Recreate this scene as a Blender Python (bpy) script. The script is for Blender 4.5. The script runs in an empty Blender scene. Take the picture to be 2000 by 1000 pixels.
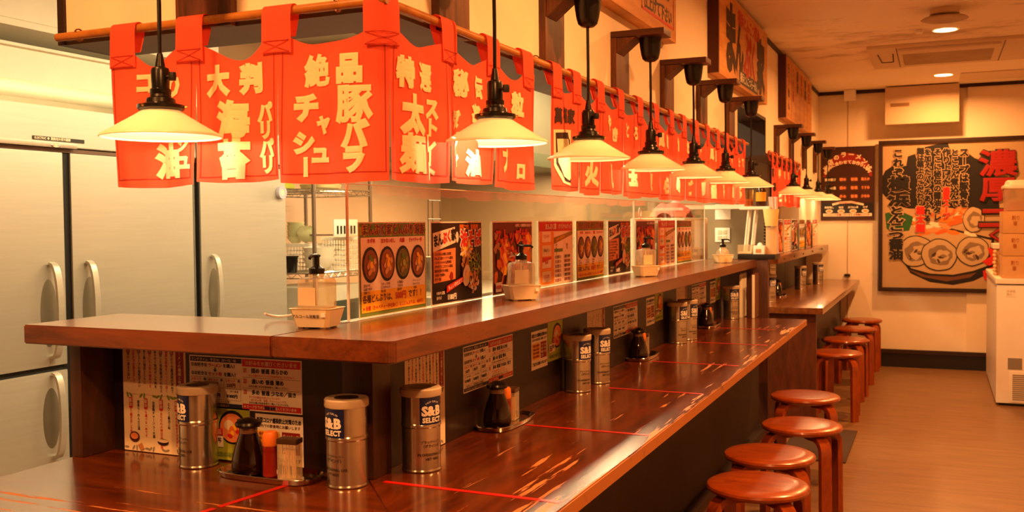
import bpy, bmesh, math, random
from mathutils import Matrix, Vector
PI = math.pi
random.seed(7)
SC = bpy.context.scene
COL = SC.collection

# ------------------------------------------------------------------ camera
F_PX, YAW, PIT, ROLL, CAM_H = 1897.5, .412668, .03423, -.00941, 1.34
cy_, sy_, cp_, sp_ = math.cos(YAW), math.sin(YAW), math.cos(PIT), math.sin(PIT)
fwd = Vector((-sy_*cp_, cy_*cp_, -sp_)); rt0 = Vector((cy_, sy_, 0)); up0 = rt0.cross(fwd)
rt = rt0*math.cos(ROLL)+up0*math.sin(ROLL); up = -rt0*math.sin(ROLL)+up0*math.cos(ROLL)
cd = bpy.data.cameras.new('camera'); cam = bpy.data.objects.new('camera', cd); COL.objects.link(cam)
cam.matrix_world = Matrix(((rt.x, up.x, -fwd.x, 0), (rt.y, up.y, -fwd.y, 0), (rt.z, up.z, -fwd.z, CAM_H), (0, 0, 0, 1)))
cd.sensor_width = 36; cd.lens = F_PX*36/2000; cd.clip_start = .05; cd.clip_end = 60
cd.dof.use_dof = True; cd.dof.focus_distance = 2.5; cd.dof.aperture_fstop = 9.0
SC.camera = cam

# ------------------------------------------------------------------ colour management, world
SC.view_settings.view_transform = 'Standard'; SC.view_settings.look = 'None'
SC.view_settings.gamma = 1; SC.view_settings.use_curve_mapping = False
SC.view_settings.exposure = 0.0
SC.cycles.max_bounces = 8; SC.cycles.diffuse_bounces = 4; SC.cycles.transparent_max_bounces = 12
w = bpy.data.worlds.new('dark_world'); SC.world = w; w.use_nodes = True
w.node_tree.nodes['Background'].inputs[0].default_value = (1, .5, .2, 1)
w.node_tree.nodes['Background'].inputs[1].default_value = .02

WARM = (1, .385, .105); KIT = (1, .765, .40); BULB = (1, .62, .27)
def light(name, kind, loc, power, col, size=.1, rot=(0, 0, 0), sy=None, spread=None):
    l = bpy.data.lights.new(name, kind); o = bpy.data.objects.new(name, l); COL.objects.link(o)
    o.location = loc; o.rotation_euler = rot; l.energy = power; l.color = col
    if kind == 'AREA':
        l.shape = 'RECTANGLE' if sy else 'DISK'; l.size = size
        if sy: l.size_y = sy
        if spread: l.spread = math.radians(spread)
    else: l.shadow_soft_size = size
    return o
CEIL = 2.52
DOWN = [(.04, 6.69), (.04, 8.77), (.04, 4.6), (.04, 2.4), (.04, .3), (-1.6, -.5), (-1.5, .72)]  # last entry is an added, unseen lamp brightening the short-arm curtain
DOWN_W = [46, 40, 50, 54, 60, 30, 36]
for (x, y), p in zip(DOWN, DOWN_W):
    light('downlight_lamp', 'AREA', (x, y, CEIL-.02), p, WARM, .12, spread=165)
for y in (3.2, 4.9, 6.6):
    light('kitchen_tube_lamp', 'AREA', (-2.1, y, 2.49), 54, KIT, .14, sy=1.15)
light('hood_fill_lamp', 'AREA', (-3.1, 6.5, 1.735), 60, (1, .66, .33), .1, sy=1.2)  # added fill under the hood, lifts the shadow on the kitchen wall
light('fridge_cove_lamp', 'AREA', (-3.72, 2.6, 1.94), 13.0, KIT, .06, rot=(0, 0, 0), sy=2.6)

# ------------------------------------------------------------------ materials
def lin(h):
    if isinstance(h, str): c = [int(h[i:i+2], 16)/255 for i in (0, 2, 4)]
    else: c = list(h)
    return tuple((v/12.92 if v <= .04045 else ((v+.055)/1.055)**2.4) for v in c)+(1,)
MATS = {}
def newmat(name):
    m = bpy.data.materials.new(name); m.use_nodes = True; MATS[name] = m
    return m, m.node_tree, m.node_tree.nodes['Principled BSDF']
def M(name, col=None, rough=.6, metal=0, var=.08, scale=8, bump=0, stretch=(1, 1, 1), world=False, coat=0, trans=0, emit=0, spec=.5, ior=1.45):
    if name in MATS: return MATS[name]
    m, nt, p = newmat(name); c = lin(col)
    p.inputs['Roughness'].default_value = rough; p.inputs['Metallic'].default_value = metal
    p.inputs['Specular IOR Level'].default_value = spec; p.inputs['Coat Weight'].default_value = coat
    p.inputs['Transmission Weight'].default_value = trans; p.inputs['IOR'].default_value = ior
    if emit:
        p.inputs['Emission Color'].default_value = c; p.inputs['Emission Strength'].default_value = emit
    g = nt.nodes.new('ShaderNodeNewGeometry' if world else 'ShaderNodeTexCoord')
    mp = nt.nodes.new('ShaderNodeMapping'); mp.inputs['Scale'].default_value = stretch
    nt.links.new(g.outputs['Position' if world else 'Object'], mp.inputs[0])
    n = nt.nodes.new('ShaderNodeTexNoise'); n.inputs['Scale'].default_value = scale; n.inputs['Detail'].default_value = 4
    nt.links.new(mp.outputs[0], n.inputs[0])
    r = nt.nodes.new('ShaderNodeValToRGB')
    r.color_ramp.elements[0].color = tuple(v*(1-var) for v in c[:3])+(1,)
    r.color_ramp.elements[1].color = tuple(min(1, v*(1+var)) for v in c[:3])+(1,)
    r.color_ramp.elements[0].position = .35; r.color_ramp.elements[1].position = .65
    nt.links.new(n.outputs[0], r.inputs[0]); nt.links.new(r.outputs[0], p.inputs['Base Color'])
    if bump:
        b = nt.nodes.new('ShaderNodeBump'); b.inputs['Strength'].default_value = bump; b.inputs['Distance'].default_value = .002
        nt.links.new(n.outputs[0], b.inputs['Height']); nt.links.new(b.outputs[0], p.inputs['Normal'])
    return m
def wood(name, dark, light_, rough, grain=(1, 1, 1), sc=6, coat=0):
    m, nt, p = newmat(name)
    g = nt.nodes.new('ShaderNodeNewGeometry'); mp = nt.nodes.new('ShaderNodeMapping'); mp.inputs['Scale'].default_value = grain
    nt.links.new(g.outputs['Position'], mp.inputs[0])
    n = nt.nodes.new('ShaderNodeTexNoise'); n.inputs['Scale'].default_value = sc; n.inputs['Detail'].default_value = 7; n.inputs['Roughness'].default_value = .65
    n.inputs['Distortion'].default_value = .6
    nt.links.new(mp.outputs[0], n.inputs[0])
    r = nt.nodes.new('ShaderNodeValToRGB'); r.color_ramp.elements[0].color = lin(dark); r.color_ramp.elements[1].color = lin(light_)
    r.color_ramp.elements[0].position = .33; r.color_ramp.elements[1].position = .68
    nt.links.new(n.outputs[0], r.inputs[0]); nt.links.new(r.outputs[0], p.inputs['Base Color'])
    p.inputs['Roughness'].default_value = rough; p.inputs['Coat Weight'].default_value = coat; p.inputs['Coat Roughness'].default_value = .12
    b = nt.nodes.new('ShaderNodeBump'); b.inputs['Strength'].default_value = .15; b.inputs['Distance'].default_value = .001
    nt.links.new(n.outputs[0], b.inputs['Height']); nt.links.new(b.outputs[0], p.inputs['Normal'])
    return m, nt, p, r, mp
def worn_wood(name, axis, edge, dirn):
    """varnished board, the varnish scratched through towards the customer edge. axis = grain axis."""
    gr = (9, 1, 9) if axis == 'Y' else (1, 9, 9)
    m, nt, p, r, mp = wood(name, '3c1503', '6a2c08', .2, gr, 3.2, coat=.5)
    g = [n for n in nt.nodes if n.type == 'NEW_GEOMETRY'][0]
    sep = nt.nodes.new('ShaderNodeSeparateXYZ'); nt.links.new(g.outputs['Position'], sep.inputs[0])
    mp2 = nt.nodes.new('ShaderNodeMapping'); mp2.inputs['Scale'].default_value = (40, 2.6, 1) if axis == 'Y' else (2.6, 40, 1)
    nt.links.new(g.outputs['Position'], mp2.inputs[0])
    n2 = nt.nodes.new('ShaderNodeTexNoise'); n2.inputs['Scale'].default_value = 1; n2.inputs['Detail'].default_value = 5; n2.inputs['Roughness'].default_value = .62
    nt.links.new(mp2.outputs[0], n2.inputs[0])
    n3 = nt.nodes.new('ShaderNodeTexNoise'); n3.inputs['Scale'].default_value = 1.3; n3.inputs['Detail'].default_value = 2
    nt.links.new(g.outputs['Position'], n3.inputs[0])
    # distance from the edge 0..1 over 20 cm
    mr = nt.nodes.new('ShaderNodeMapRange'); nt.links.new(sep.outputs['X' if axis == 'Y' else 'Y'], mr.inputs[0])
    mr.inputs[1].default_value = edge; mr.inputs[2].default_value = edge+dirn*.30; mr.inputs[3].default_value = .0; mr.inputs[4].default_value = 1
    def mth(op, a, b, clamp=False):
        q = nt.nodes.new('ShaderNodeMath'); q.operation = op; q.use_clamp = clamp
        for i, v in enumerate((a, b)):
            if isinstance(v, (int, float)): q.inputs[i].default_value = v
            else: nt.links.new(v, q.inputs[i])
        return q.outputs[0]
    # threshold: low next to the edge, high inside
    th = mth('ADD', mth('MULTIPLY', mth('POWER', mr.outputs[0], .35), .13), .532 if axis == 'Y' else .505)
    th = mth('SUBTRACT', th, mth('MULTIPLY', mth('SUBTRACT', n3.outputs[0], .5), .30))
    mk = mth('MULTIPLY', mth('SUBTRACT', n2.outputs[0], th), 38, True)
    mk = mth('MULTIPLY', mk, mth('LESS_THAN', mr.outputs[0], .985))
    mp4 = nt.nodes.new('ShaderNodeMapping'); mp4.inputs['Scale'].default_value = (25, 12, 25) if axis == 'Y' else (12, 25, 25)
    nt.links.new(g.outputs['Position'], mp4.inputs[0])
    n4 = nt.nodes.new('ShaderNodeTexNoise'); n4.inputs['Scale'].default_value = 1; n4.inputs['Detail'].default_value = 4; nt.links.new(mp4.outputs[0], n4.inputs[0])
    edge_w = mth('MULTIPLY', mth('SUBTRACT', mth('MULTIPLY', mth('SUBTRACT', n4.outputs[0], .22), .062), mr.outputs[0]), 90, True)
    mk = mth('MAXIMUM', mk, edge_w)
    mx = nt.nodes.new('ShaderNodeMix'); mx.data_type = 'RGBA'
    nt.links.new(mk, mx.inputs[0]); nt.links.new(r.outputs[0], mx.inputs[6]); mx.inputs[7].default_value = lin('a8682f')
    nt.links.new(mx.outputs[2], p.inputs['Base Color'])
    rr = mth('ADD', mth('MULTIPLY', mk, .4), .22); nt.links.new(rr, p.inputs['Roughness'])
    nt.links.new(mth('SUBTRACT', .5, mth('MULTIPLY', mk, .5)), p.inputs['Coat Weight'])
    return m
COUNTER_Y = worn_wood('worn_counter_wood_long', 'Y', -.662, -1)
COUNTER_X = worn_wood('worn_counter_wood_short', 'X', 1.24, 1)
SHELF_W = wood('dark_shelf_wood', '4a2009', '783a14', .25, (7, 1, 7), 3, coat=.4)[0]
SHELF_X = wood('dark_shelf_wood_short', '4a2009', '783a14', .25, (1, 7, 7), 3, coat=.4)[0]
PANEL_W = wood('stained_panel_wood', '160903', '281307', .45, (5, 5, .8), 5)[0]
POST_W = wood('stained_post_wood', '3a1a0b', '6e3c1c', .5, (8, 8, .7), 5)[0]
BEAM_W = wood('stained_beam_wood', '331609', '5a2a12', .5, (1, 6, 8), 5)[0]
STOOL_W = wood('red_brown_stool_wood', '7a2f06', 'a34a10', .28, (2, 9, 2), 4, coat=.3)[0]
SIGN_W = wood('signboard_wood', 'b8762e', 'd89a4c', .5, (6, .8, 6), 4)[0]
BAMBOO = wood('amber_pole_wood', '94591c', 'b8792c', .35, (2, 2, 2), 7)[0]
DKTRIM = M('dark_trim', '2b150b', .5, scale=12)
BLACKP = M('black_plastic', '0f0c0a', .28, scale=20)
BLACKM = M('black_metal', '15100c', .45, scale=20)
CREAM = M('cream_paint', 'efdfc4', .75, var=.03, scale=3, bump=.05, world=True)
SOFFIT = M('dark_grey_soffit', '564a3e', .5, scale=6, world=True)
STEEL = M('brushed_steel', 'b9b4aa', .34, .85, var=.05, scale=3, stretch=(1, 14, 1), world=True)
FRIDGE = M('fridge_steel', 'bdb9ae', .42, .55, var=.03, scale=3, stretch=(1, 1, 20), world=True)
KWALL = M('kitchen_wall_panel', 'c7a688', .42, .12, var=.06, scale=1.2, world=True)
KWHITE = M('kitchen_white', 'f2ecdc', .7, var=.02)
CAN = M('can_steel', 'c6c0b4', .24, .97, var=.04, scale=60)
CAN.node_tree.nodes['Principled BSDF'].inputs['Anisotropic'].default_value = .8
CAN.node_tree.nodes['Principled BSDF'].inputs['Anisotropic Rotation'].default_value = .25
CHROME = M('chrome', 'd0ccc4', .12, 1, var=.02)
CANLID = M('frosted_lid', 'bfae98', .5, var=.03)
WHITEP = M('white_plastic', 'efe9dc', .4, var=.02)
BEIGEP = M('beige_tub_plastic', 'f3dcae', .5, var=.02)
CARD = M('cardboard', 'c79a66', .8, var=.06)
FREEZ = M('freezer_white', 'e6dccb', .45, var=.02)
def glassy(name, tint, alpha, rough=.03, milky=0):
    m, nt, p = newmat(name)
    tr = nt.nodes.new('ShaderNodeBsdfTransparent'); tr.inputs[0].default_value = lin(tint)
    gl = nt.nodes.new('ShaderNodeBsdfGlossy'); gl.inputs['Roughness'].default_value = rough
    fr = nt.nodes.new('ShaderNodeFresnel'); bf = nt.nodes.new('ShaderNodeNewGeometry'); mi_ = nt.nodes.new('ShaderNodeMath'); mi_.operation = 'MULTIPLY_ADD'
    mi_.inputs[1].default_value = 1/1.45-1.45; mi_.inputs[2].default_value = 1.45       # no total reflection inside the thin wall
    nt.links.new(bf.outputs['Backfacing'], mi_.inputs[0]); nt.links.new(mi_.outputs[0], fr.inputs[0])
    ad = nt.nodes.new('ShaderNodeMath'); ad.operation = 'ADD'; ad.inputs[1].default_value = alpha
    nt.links.new(fr.outputs[0], ad.inputs[0])
    mx = nt.nodes.new('ShaderNodeMixShader'); nt.links.new(ad.outputs[0], mx.inputs[0]); nt.links.new(tr.outputs[0], mx.inputs[1]); nt.links.new(gl.outputs[0], mx.inputs[2])
    out = mx
    if milky:
        p.inputs['Base Color'].default_value = lin(tint); p.inputs['Roughness'].default_value = .35
        out = nt.nodes.new('ShaderNodeMixShader'); out.inputs[0].default_value = milky
        nt.links.new(mx.outputs[0], out.inputs[1]); nt.links.new(p.outputs[0], out.inputs[2])
    nt.links.new(out.outputs[0], nt.nodes['Material Output'].inputs[0])
    return m
ACRYL = glassy('clear_acrylic', 'fbfaf4', .015)
CLEARB = glassy('clear_bottle_plastic', 'f8ecd6', .07, .08, .2)
EDGE = M('acrylic_edge', 'f4f1de', .3, var=.02)
def translucent(name, col, f, rough=.8):
    m, nt, p = newmat(name); p.inputs['Base Color'].default_value = lin(col); p.inputs['Roughness'].default_value = rough
    n = nt.nodes.new('ShaderNodeTexNoise'); n.inputs['Scale'].default_value = 180
    b = nt.nodes.new('ShaderNodeBump'); b.inputs['Strength'].default_value = .1; b.inputs['Distance'].default_value = .001
    nt.links.new(n.outputs[0], b.inputs['Height']); nt.links.new(b.outputs[0], p.inputs['Normal'])
    t = nt.nodes.new('ShaderNodeBsdfTranslucent'); t.inputs[0].default_value = lin(col)
    mx = nt.nodes.new('ShaderNodeMixShader'); mx.inputs[0].default_value = f
    nt.links.new(p.outputs[0], mx.inputs[1]); nt.links.new(t.outputs[0], mx.inputs[2])
    nt.links.new(mx.outputs[0], nt.nodes['Material Output'].inputs[0])
    return m
NOREN = translucent('red_curtain_cloth', 'ee5638', .3)
NOREN_T = translucent('cream_print_on_cloth', 'fff0c4', .3)
NOREN_K = translucent('dark_print_on_cloth', '30120c', .1)
OPAL = translucent('opal_glass', 'fdf0d6', .30, .2)
FILAM = M('lit_bulb', (1, .93, .75), .5, emit=7, var=0)
DISC = M('lit_downlight', (1, .86, .62), .5, emit=9, var=0)
TUBE = M('lit_tube', (1, .98, .86), .5, emit=5, var=0)
P = lambda n, c, r=.55: M('print_'+n, c, r, var=.02)
WH = P('white', 'f3ece0'); CRM = P('cream', 'ead9bb'); BK = P('black', '120c0b'); RED = P('red', 'c81f14'); DRED = P('dark_red', '8f1d12')
YEL = P('yellow', 'ffc02a'); ORG = P('orange', 'e8761c'); GRN = P('green', '5f8a1c'); LGRN = P('light_green', 'a9b93c'); NAVY = P('navy', '1c2350')
BRN = P('brown', '4a2413'); TAN = P('tan', 'b98050'); GREY = P('grey', '8d857a'); PINK = P('pink', 'ffeedd'); GOLD = P('gold', '9c7a22'); DKBRN = P('dark_brown', '26120b')
OLIVE = P('olive', '6f8636'); SALM = P('salmon', 'e88d55')

# ------------------------------------------------------------------ mesh builder
class MB:
    def __init__(s): s.bm = bmesh.new(); s.mats = []
    def mi(s, m):
        if m not in s.mats: s.mats.append(m)
        return s.mats.index(m)
    def face(s, pts, m, smooth=False):
        vs = [s.bm.verts.new(p) for p in pts]
        f = s.bm.faces.new(vs); f.material_index = s.mi(m); f.smooth = smooth
        return f
    def box(s, x0, x1, y0, y1, z0, z1, m, bev=0):
        v = [s.bm.verts.new((x, y, z)) for x in (x0, x1) for y in (y0, y1) for z in (z0, z1)]
        fs = []
        for q in ((0, 1, 3, 2), (4, 6, 7, 5), (0, 4, 5, 1), (2, 3, 7, 6), (0, 2, 6, 4), (1, 5, 7, 3)):
            f = s.bm.faces.new([v[i] for i in q]); f.material_index = s.mi(m); fs.append(f)
        if bev:
            es = list({e for f in fs for e in f.edges})
            r = bmesh.ops.bevel(s.bm, geom=es, offset=bev, segments=2, affect='EDGES', profile=.7)
            for f in r['faces']: f.material_index = s.mi(m)
        return s
    def prism(s, pts, a, b, m, axis='Z', bev=0):
        """pts 2-D outline; extruded from a to b along axis. 2-D axes are the other two in XYZ order."""
        def P3(p, t):
            return {'Z': (p[0], p[1], t), 'Y': (p[0], t, p[1]), 'X': (t, p[0], p[1])}[axis]
        lo = [s.bm.verts.new(P3(p, a)) for p in pts]; hi = [s.bm.verts.new(P3(p, b)) for p in pts]
        n = len(pts); i = s.mi(m); fs = []
        fs.append(s.bm.faces.new(lo[::-1])); fs.append(s.bm.faces.new(hi))
        for k in range(n): fs.append(s.bm.faces.new((lo[k], lo[(k+1) % n], hi[(k+1) % n], hi[k])))
        for f in fs: f.material_index = i
        if bev:
            r = bmesh.ops.bevel(s.bm, geom=list({e for f in fs for e in f.edges}), offset=bev, segments=2, affect='EDGES')
            for f in r['faces']: f.material_index = i
        return s
    def lathe(s, prof, m, seg=32, c=(0, 0, 0), cap=True, sx=1, sy=1, sq=0):
        """prof [(r,z)]; sq>0 squares the section (superellipse)."""
        rings = []
        for r, z in prof:
            ring = []
            for k in range(seg):
                a = 2*PI*k/seg; ca, sa = math.cos(a), math.sin(a)
                if sq:
                    e = 2/(2+sq); ca = math.copysign(abs(ca)**e, ca); sa = math.copysign(abs(sa)**e, sa)
                ring.append(s.bm.verts.new((c[0]+sx*r*ca, c[1]+sy*r*sa, c[2]+z)))
            rings.append(ring)
        i = s.mi(m)
        for a, b in zip(rings, rings[1:]):
            for k in range(seg):
                f = s.bm.faces.new((a[k], a[(k+1) % seg], b[(k+1) % seg], b[k])); f.material_index = i; f.smooth = True
        if cap:
            for ring, rv in ((rings[0], True), (rings[-1], False)):
                f = s.bm.faces.new(ring[::-1] if rv else ring); f.material_index = i
        return s
    def tube(s, path, r, m, seg=10, cap=True, flat=None):
        """round tube, or rectangular bar when flat=(w,t,updir)"""
        pts = [Vector(p) for p in path]; rings = []; i = s.mi(m); ref = None
        for k, p in enumerate(pts):
            d = ((pts[k+1]-p) if k == 0 else (p-pts[k-1]) if k == len(pts)-1 else (pts[k+1]-pts[k-1])).normalized()
            if flat:
                sd = Vector(flat[2]).normalized(); n = sd.cross(d).normalized()
                ring = [p+sd*a*flat[0]/2+n*b*flat[1]/2 for a, b in ((-1, -1), (1, -1), (1, 1), (-1, 1))]
            else:
                if ref is None: ref = Vector((0, 0, 1)) if abs(d.z) < .9 else Vector((1, 0, 0))
                a = d.cross(ref).normalized(); b = d.cross(a).normalized(); ref = b.cross(d) if False else ref
                rr = r[k] if isinstance(r, (list, tuple)) else r
                ring = [p+a*math.cos(2*PI*j/seg)*rr+b*math.sin(2*PI*j/seg)*rr for j in range(seg)]
            rings.append([s.bm.verts.new(q) for q in ring])
        for a, b in zip(rings, rings[1:]):
            n = len(a)
            for k in range(n):
                f = s.bm.faces.new((a[k], a[(k+1) % n], b[(k+1) % n], b[k])); f.material_index = i; f.smooth = True
        if cap:
            for ring in (rings[0][::-1], rings[-1]):
                f = s.bm.faces.new(ring); f.material_index = i
        return s
    def cyl(s, c, r, h, m, seg=24): return s.lathe([(r, 0), (r, h)], m, seg, c)
    def ball(s, c, r, m, seg=16, sz=1):
        return s.lathe([(max(.0008, r*math.sin(PI*k/8)), -r*sz*math.cos(PI*k/8)) for k in range(9)], m, seg, c)
    # ---- flat graphics in the local x-y plane, z = layer
    def rect(s, x, y, w_, h, m, z=0): s.face([(x, y, z), (x+w_, y, z), (x+w_, y+h, z), (x, y+h, z)], m); return s
    def poly(s, pts, m, z=0):
        vs = [s.bm.verts.new((p[0], p[1], z)) for p in pts]
        es = [s.bm.edges.new((vs[k], vs[(k+1) % len(vs)])) for k in range(len(vs))]
        r = bmesh.ops.triangle_fill(s.bm, use_beauty=True, edges=es, normal=(0, 0, 1))
        for f in r['geom']:
            if isinstance(f, bmesh.types.BMFace): f.material_index = s.mi(m)
        return s
    def ell(s, x, y, a, b, m, z=0, n=28, wob=0, rot=0):
        pts = []
        for k in range(n):
            t = 2*PI*k/n; q = 1+wob*math.sin(t*5+x*90)+wob*.6*math.sin(t*9+y*70)
            ex, ey = a*q*math.cos(t), b*q*math.sin(t)
            pts.append((x+ex*math.cos(rot)-ey*math.sin(rot), y+ex*math.sin(rot)+ey*math.cos(rot), z))
        s.face(pts, m); return s
    def glyph(s, ch, cx, cy, sx, sy, m, z=0, bold=0, fit=False, rot=0, mapf=None, cut=None, skew=0):
        vs, fs, bb, adv = glyph_data(ch, bold)
        if not fs: return
        if fit: ox, oy = (bb[0]+bb[2])/2, (bb[1]+bb[3])/2; k = max(bb[3]-bb[1], (bb[2]-bb[0])*.9); kx = sx/k; ky = sy/k
        else: ox, oy, kx, ky = adv/2, .36, sx, sy
        cr, sr = math.cos(rot), math.sin(rot)
        t = bmesh.new() if cut else s.bm
        nv = []
        for v in vs:
            x, y = (v[0]-ox)*kx, (v[1]-oy)*ky; x += skew*y
            nv.append(t.verts.new((cx+x*cr-y*sr, cy+x*sr+y*cr, z+v[2]*kx*.12)))
        i = s.mi(m)
        for f in fs:
            try: q = t.faces.new([nv[j] for j in f]); q.material_index = i
            except ValueError: pass
        if cut:
            xs = [v.co.x for v in nv]; ys = [v.co.y for v in nv]
            for lo, hi, ax in ((min(xs), max(xs), 0), (min(ys), max(ys), 1)):
                c = math.ceil(lo/cut)*cut
                while c < hi:
                    co = [0, 0, 0]; no = [0, 0, 0]; co[ax] = c; no[ax] = 1
                    bmesh.ops.bisect_plane(t, geom=t.verts[:]+t.edges[:]+t.faces[:], plane_co=co, plane_no=no)
                    c += cut
            mp = {}
            for v in t.verts: mp[v.index] = None
            t.verts.index_update()
            mp = [s.bm.verts.new(mapf(v.co.x, v.co.y, v.co.z)) for v in t.verts]
            for f in t.faces:
                try: q = s.bm.faces.new([mp[v.index] for v in f.verts]); q.material_index = i
                except ValueError: pass
            t.free()
    def text(s, st, x, y, size, m, z=0, bold=0, sx=1, anchor='l', rot=0, maxw=None):
        ad = [glyph_data(c, 0)[3] for c in st]; W = sum(ad)*size*sx
        if maxw and W > maxw: sx *= maxw/W; W = maxw
        c = 0 if anchor == 'l' else -W/2 if anchor == 'c' else -W
        for ch, a in zip(st, ad):
            px = c+a*size*sx/2
            s.glyph(ch, x+px*math.cos(rot), y+px*math.sin(rot), size*sx, size, m, z, bold, rot=rot); c += a*size*sx
        return s
    def vtext(s, st, x, ytop, size, m, z=0, bold=0, sx=1, step=1.0):
        for k, ch in enumerate(st):
            if ch == ' ': continue
            s.glyph(ch, x, ytop-size*step*(k+.5), size*sx, size, m, z, bold, rot=(-PI/2 if ch in 'ー～' else 0))
        return s
    def map(s, f):
        for v in s.bm.verts: v.co = f(v.co)
        return s
    def build(s, name, parent=None, loc=(0, 0, 0), world=False, ang=35, norm=True, recalc=True):
        me = bpy.data.meshes.new(name)
        if world and parent is not None: bmesh.ops.translate(s.bm, verts=s.bm.verts, vec=-parent.location)
        if recalc: bmesh.ops.recalc_face_normals(s.bm, faces=s.bm.faces)
        s.bm.to_mesh(me); s.bm.free()
        for m in s.mats: me.materials.append(m)
        me.set_sharp_from_angle(angle=math.radians(ang))
        o = bpy.data.objects.new(name, me); COL.objects.link(o); o.location = loc
        if parent is not None: o.parent = parent
        return o
_tc = bpy.data.curves.new('glyph_source', 'FONT'); _to = bpy.data.objects.new('glyph_source', _tc); COL.objects.link(_to)
_G = {}
def glyph_data(ch, bold):
    k = (ch, bold)
    if k in _G: return _G[k]
    if ch == ' ': _G[k] = ([], [], (0, 0, .3, .3), .35); return _G[k]
    _tc.body = ch; _tc.bevel_depth = bold; _tc.resolution_u = 2; _tc.bevel_resolution = 0
    ev = _to.evaluated_get(bpy.context.evaluated_depsgraph_get()); me = ev.to_mesh()
    vs = [tuple(v.co) for v in me.vertices]; fs = [tuple(p.vertices) for p in me.polygons]
    ev.to_mesh_clear()
    if not vs: _G[k] = ([], [], (0, 0, .3, .3), .35); return _G[k]
    xs = [v[0] for v in vs]; ys = [v[1] for v in vs]; bb = (min(xs), min(ys), max(xs), max(ys))
    _G[k] = (vs, fs, bb, 1.0 if ord(ch) > 0x2000 else bb[2]+max(.03, bb[0]))
    return _G[k]

def tag(o, label, cat, group=None, kind=None):
    if label: o['label'] = label
    if cat: o['category'] = cat
    if group: o['group'] = group
    if kind: o['kind'] = kind
    return o
def thing(name, label, cat, loc=(0, 0, 0), rotz=0, group=None):
    o = bpy.data.objects.new(name, None); COL.objects.link(o); o.location = loc; o.rotation_euler = (0, 0, rotz); o.empty_display_size = .05
    return tag(o, label, cat, group)
def struct(name, mb, label=None, **k): return tag(mb.build(name, **k), label, None, kind='structure')
def dup(root, loc, rotz=None, label=None, group=None, scale=None):
    def cp(o, par):
        c = o.copy(); COL.objects.link(c)
        if par is not None: c.parent = par
        for ch in [q for q in ALLCH.get(o.name, [])]: cp(ch, c)
        return c
    ALLCH.clear()
    for q in COL.objects:
        if q.parent: ALLCH.setdefault(q.parent.name, []).append(q)
    r = cp(root, None); r.location = loc
    if rotz is not None: r.rotation_euler = (0, 0, rotz)
    if label: r['label'] = label
    if group: r['group'] = group
    return r
ALLCH = {}
# frames for flat sheets: on a wall facing +X, on a wall facing -Y, on a wall facing -Y etc.
def frame_px(o, x, y, z, tilt=0): o.matrix_world = Matrix(((0, 0, 1, x), (1, 0, 0, y), (0, 1, 0, z), (0, 0, 0, 1))) @ Matrix.Rotation(tilt, 4, 'Z')
def frame_ny(o, x, y, z, tilt=0): o.matrix_world = Matrix(((1, 0, 0, x), (0, 0, -1, y), (0, 1, 0, z), (0, 0, 0, 1))) @ Matrix.Rotation(tilt, 4, 'Z')

# ================================================================== SETTING
XW = -1.02; YB = 9.48; XK = -4.02; XR = 2.3; YF = -2.6; SB = 1.772; WT = .17; ZS0 = 1.11
m, nt, p = newmat('vinyl_floor')
g = nt.nodes.new('ShaderNodeNewGeometry'); mp = nt.nodes.new('ShaderNodeMapping'); mp.inputs['Scale'].default_value = (.9, 7, 1)
nt.links.new(g.outputs['Position'], mp.inputs[0])
n1 = nt.nodes.new('ShaderNodeTexNoise'); n1.inputs['Scale'].default_value = 3; n1.inputs['Detail'].default_value = 8; n1.inputs['Roughness'].default_value = .7
nt.links.new(mp.outputs[0], n1.inputs[0])
r1 = nt.nodes.new('ShaderNodeValToRGB'); r1.color_ramp.elements[0].position = .3; r1.color_ramp.elements[1].position = .7
r1.color_ramp.elements[0].color = lin('66472c'); r1.color_ramp.elements[1].color = lin('8a6642')
nt.links.new(n1.outputs[0], r1.inputs[0]); nt.links.new(r1.outputs[0], p.inputs['Base Color']); p.inputs['Roughness'].default_value = .38
FLOOR = m
struct('floor', MB().box(XK-.1, XR, YF, YB+.1, -.1, 0, FLOOR))
# ceiling: cream boards sooted around the air conditioner
m, nt, p = newmat('sooted_ceiling_board')
g = nt.nodes.new('ShaderNodeNewGeometry')
mp = nt.nodes.new('ShaderNodeMapping'); mp.inputs['Scale'].default_value = (1.1, 2.2, 1); nt.links.new(g.outputs['Position'], mp.inputs[0])
n1 = nt.nodes.new('ShaderNodeTexNoise'); n1.inputs['Scale'].default_value = 2.2; n1.inputs['Detail'].default_value = 7; n1.inputs['Roughness'].default_value = .7
nt.links.new(mp.outputs[0], n1.inputs[0])
ds = nt.nodes.new('ShaderNodeVectorMath'); ds.operation = 'DISTANCE'; ds.inputs[1].default_value = (-.1, 7.0, 2.52)
nt.links.new(g.outputs['Position'], ds.inputs[0])
mr = nt.nodes.new('ShaderNodeMapRange'); mr.inputs[1].default_value = .3; mr.inputs[2].default_value = 1.7; mr.inputs[3].default_value = .13; mr.inputs[4].default_value = -.08
nt.links.new(ds.outputs['Value'], mr.inputs[0])
ad = nt.nodes.new('ShaderNodeMath'); ad.operation = 'ADD'; nt.links.new(n1.outputs[0], ad.inputs[0]); nt.links.new(mr.outputs[0], ad.inputs[1])
r1 = nt.nodes.new('ShaderNodeValToRGB'); r1.color_ramp.elements[0].position = .57; r1.color_ramp.elements[1].position = .88
r1.color_ramp.elements[0].color = lin('f6ead2'); r1.color_ramp.elements[1].color = lin('8a6844')
nt.links.new(ad.outputs[0], r1.inputs[0]); nt.links.new(r1.outputs[0], p.inputs['Base Color']); p.inputs['Roughness'].default_value = .8
struct('ceiling', MB().box(XW-WT, XR, YF, YB+.1, CEIL, CEIL+.1, m))
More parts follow.
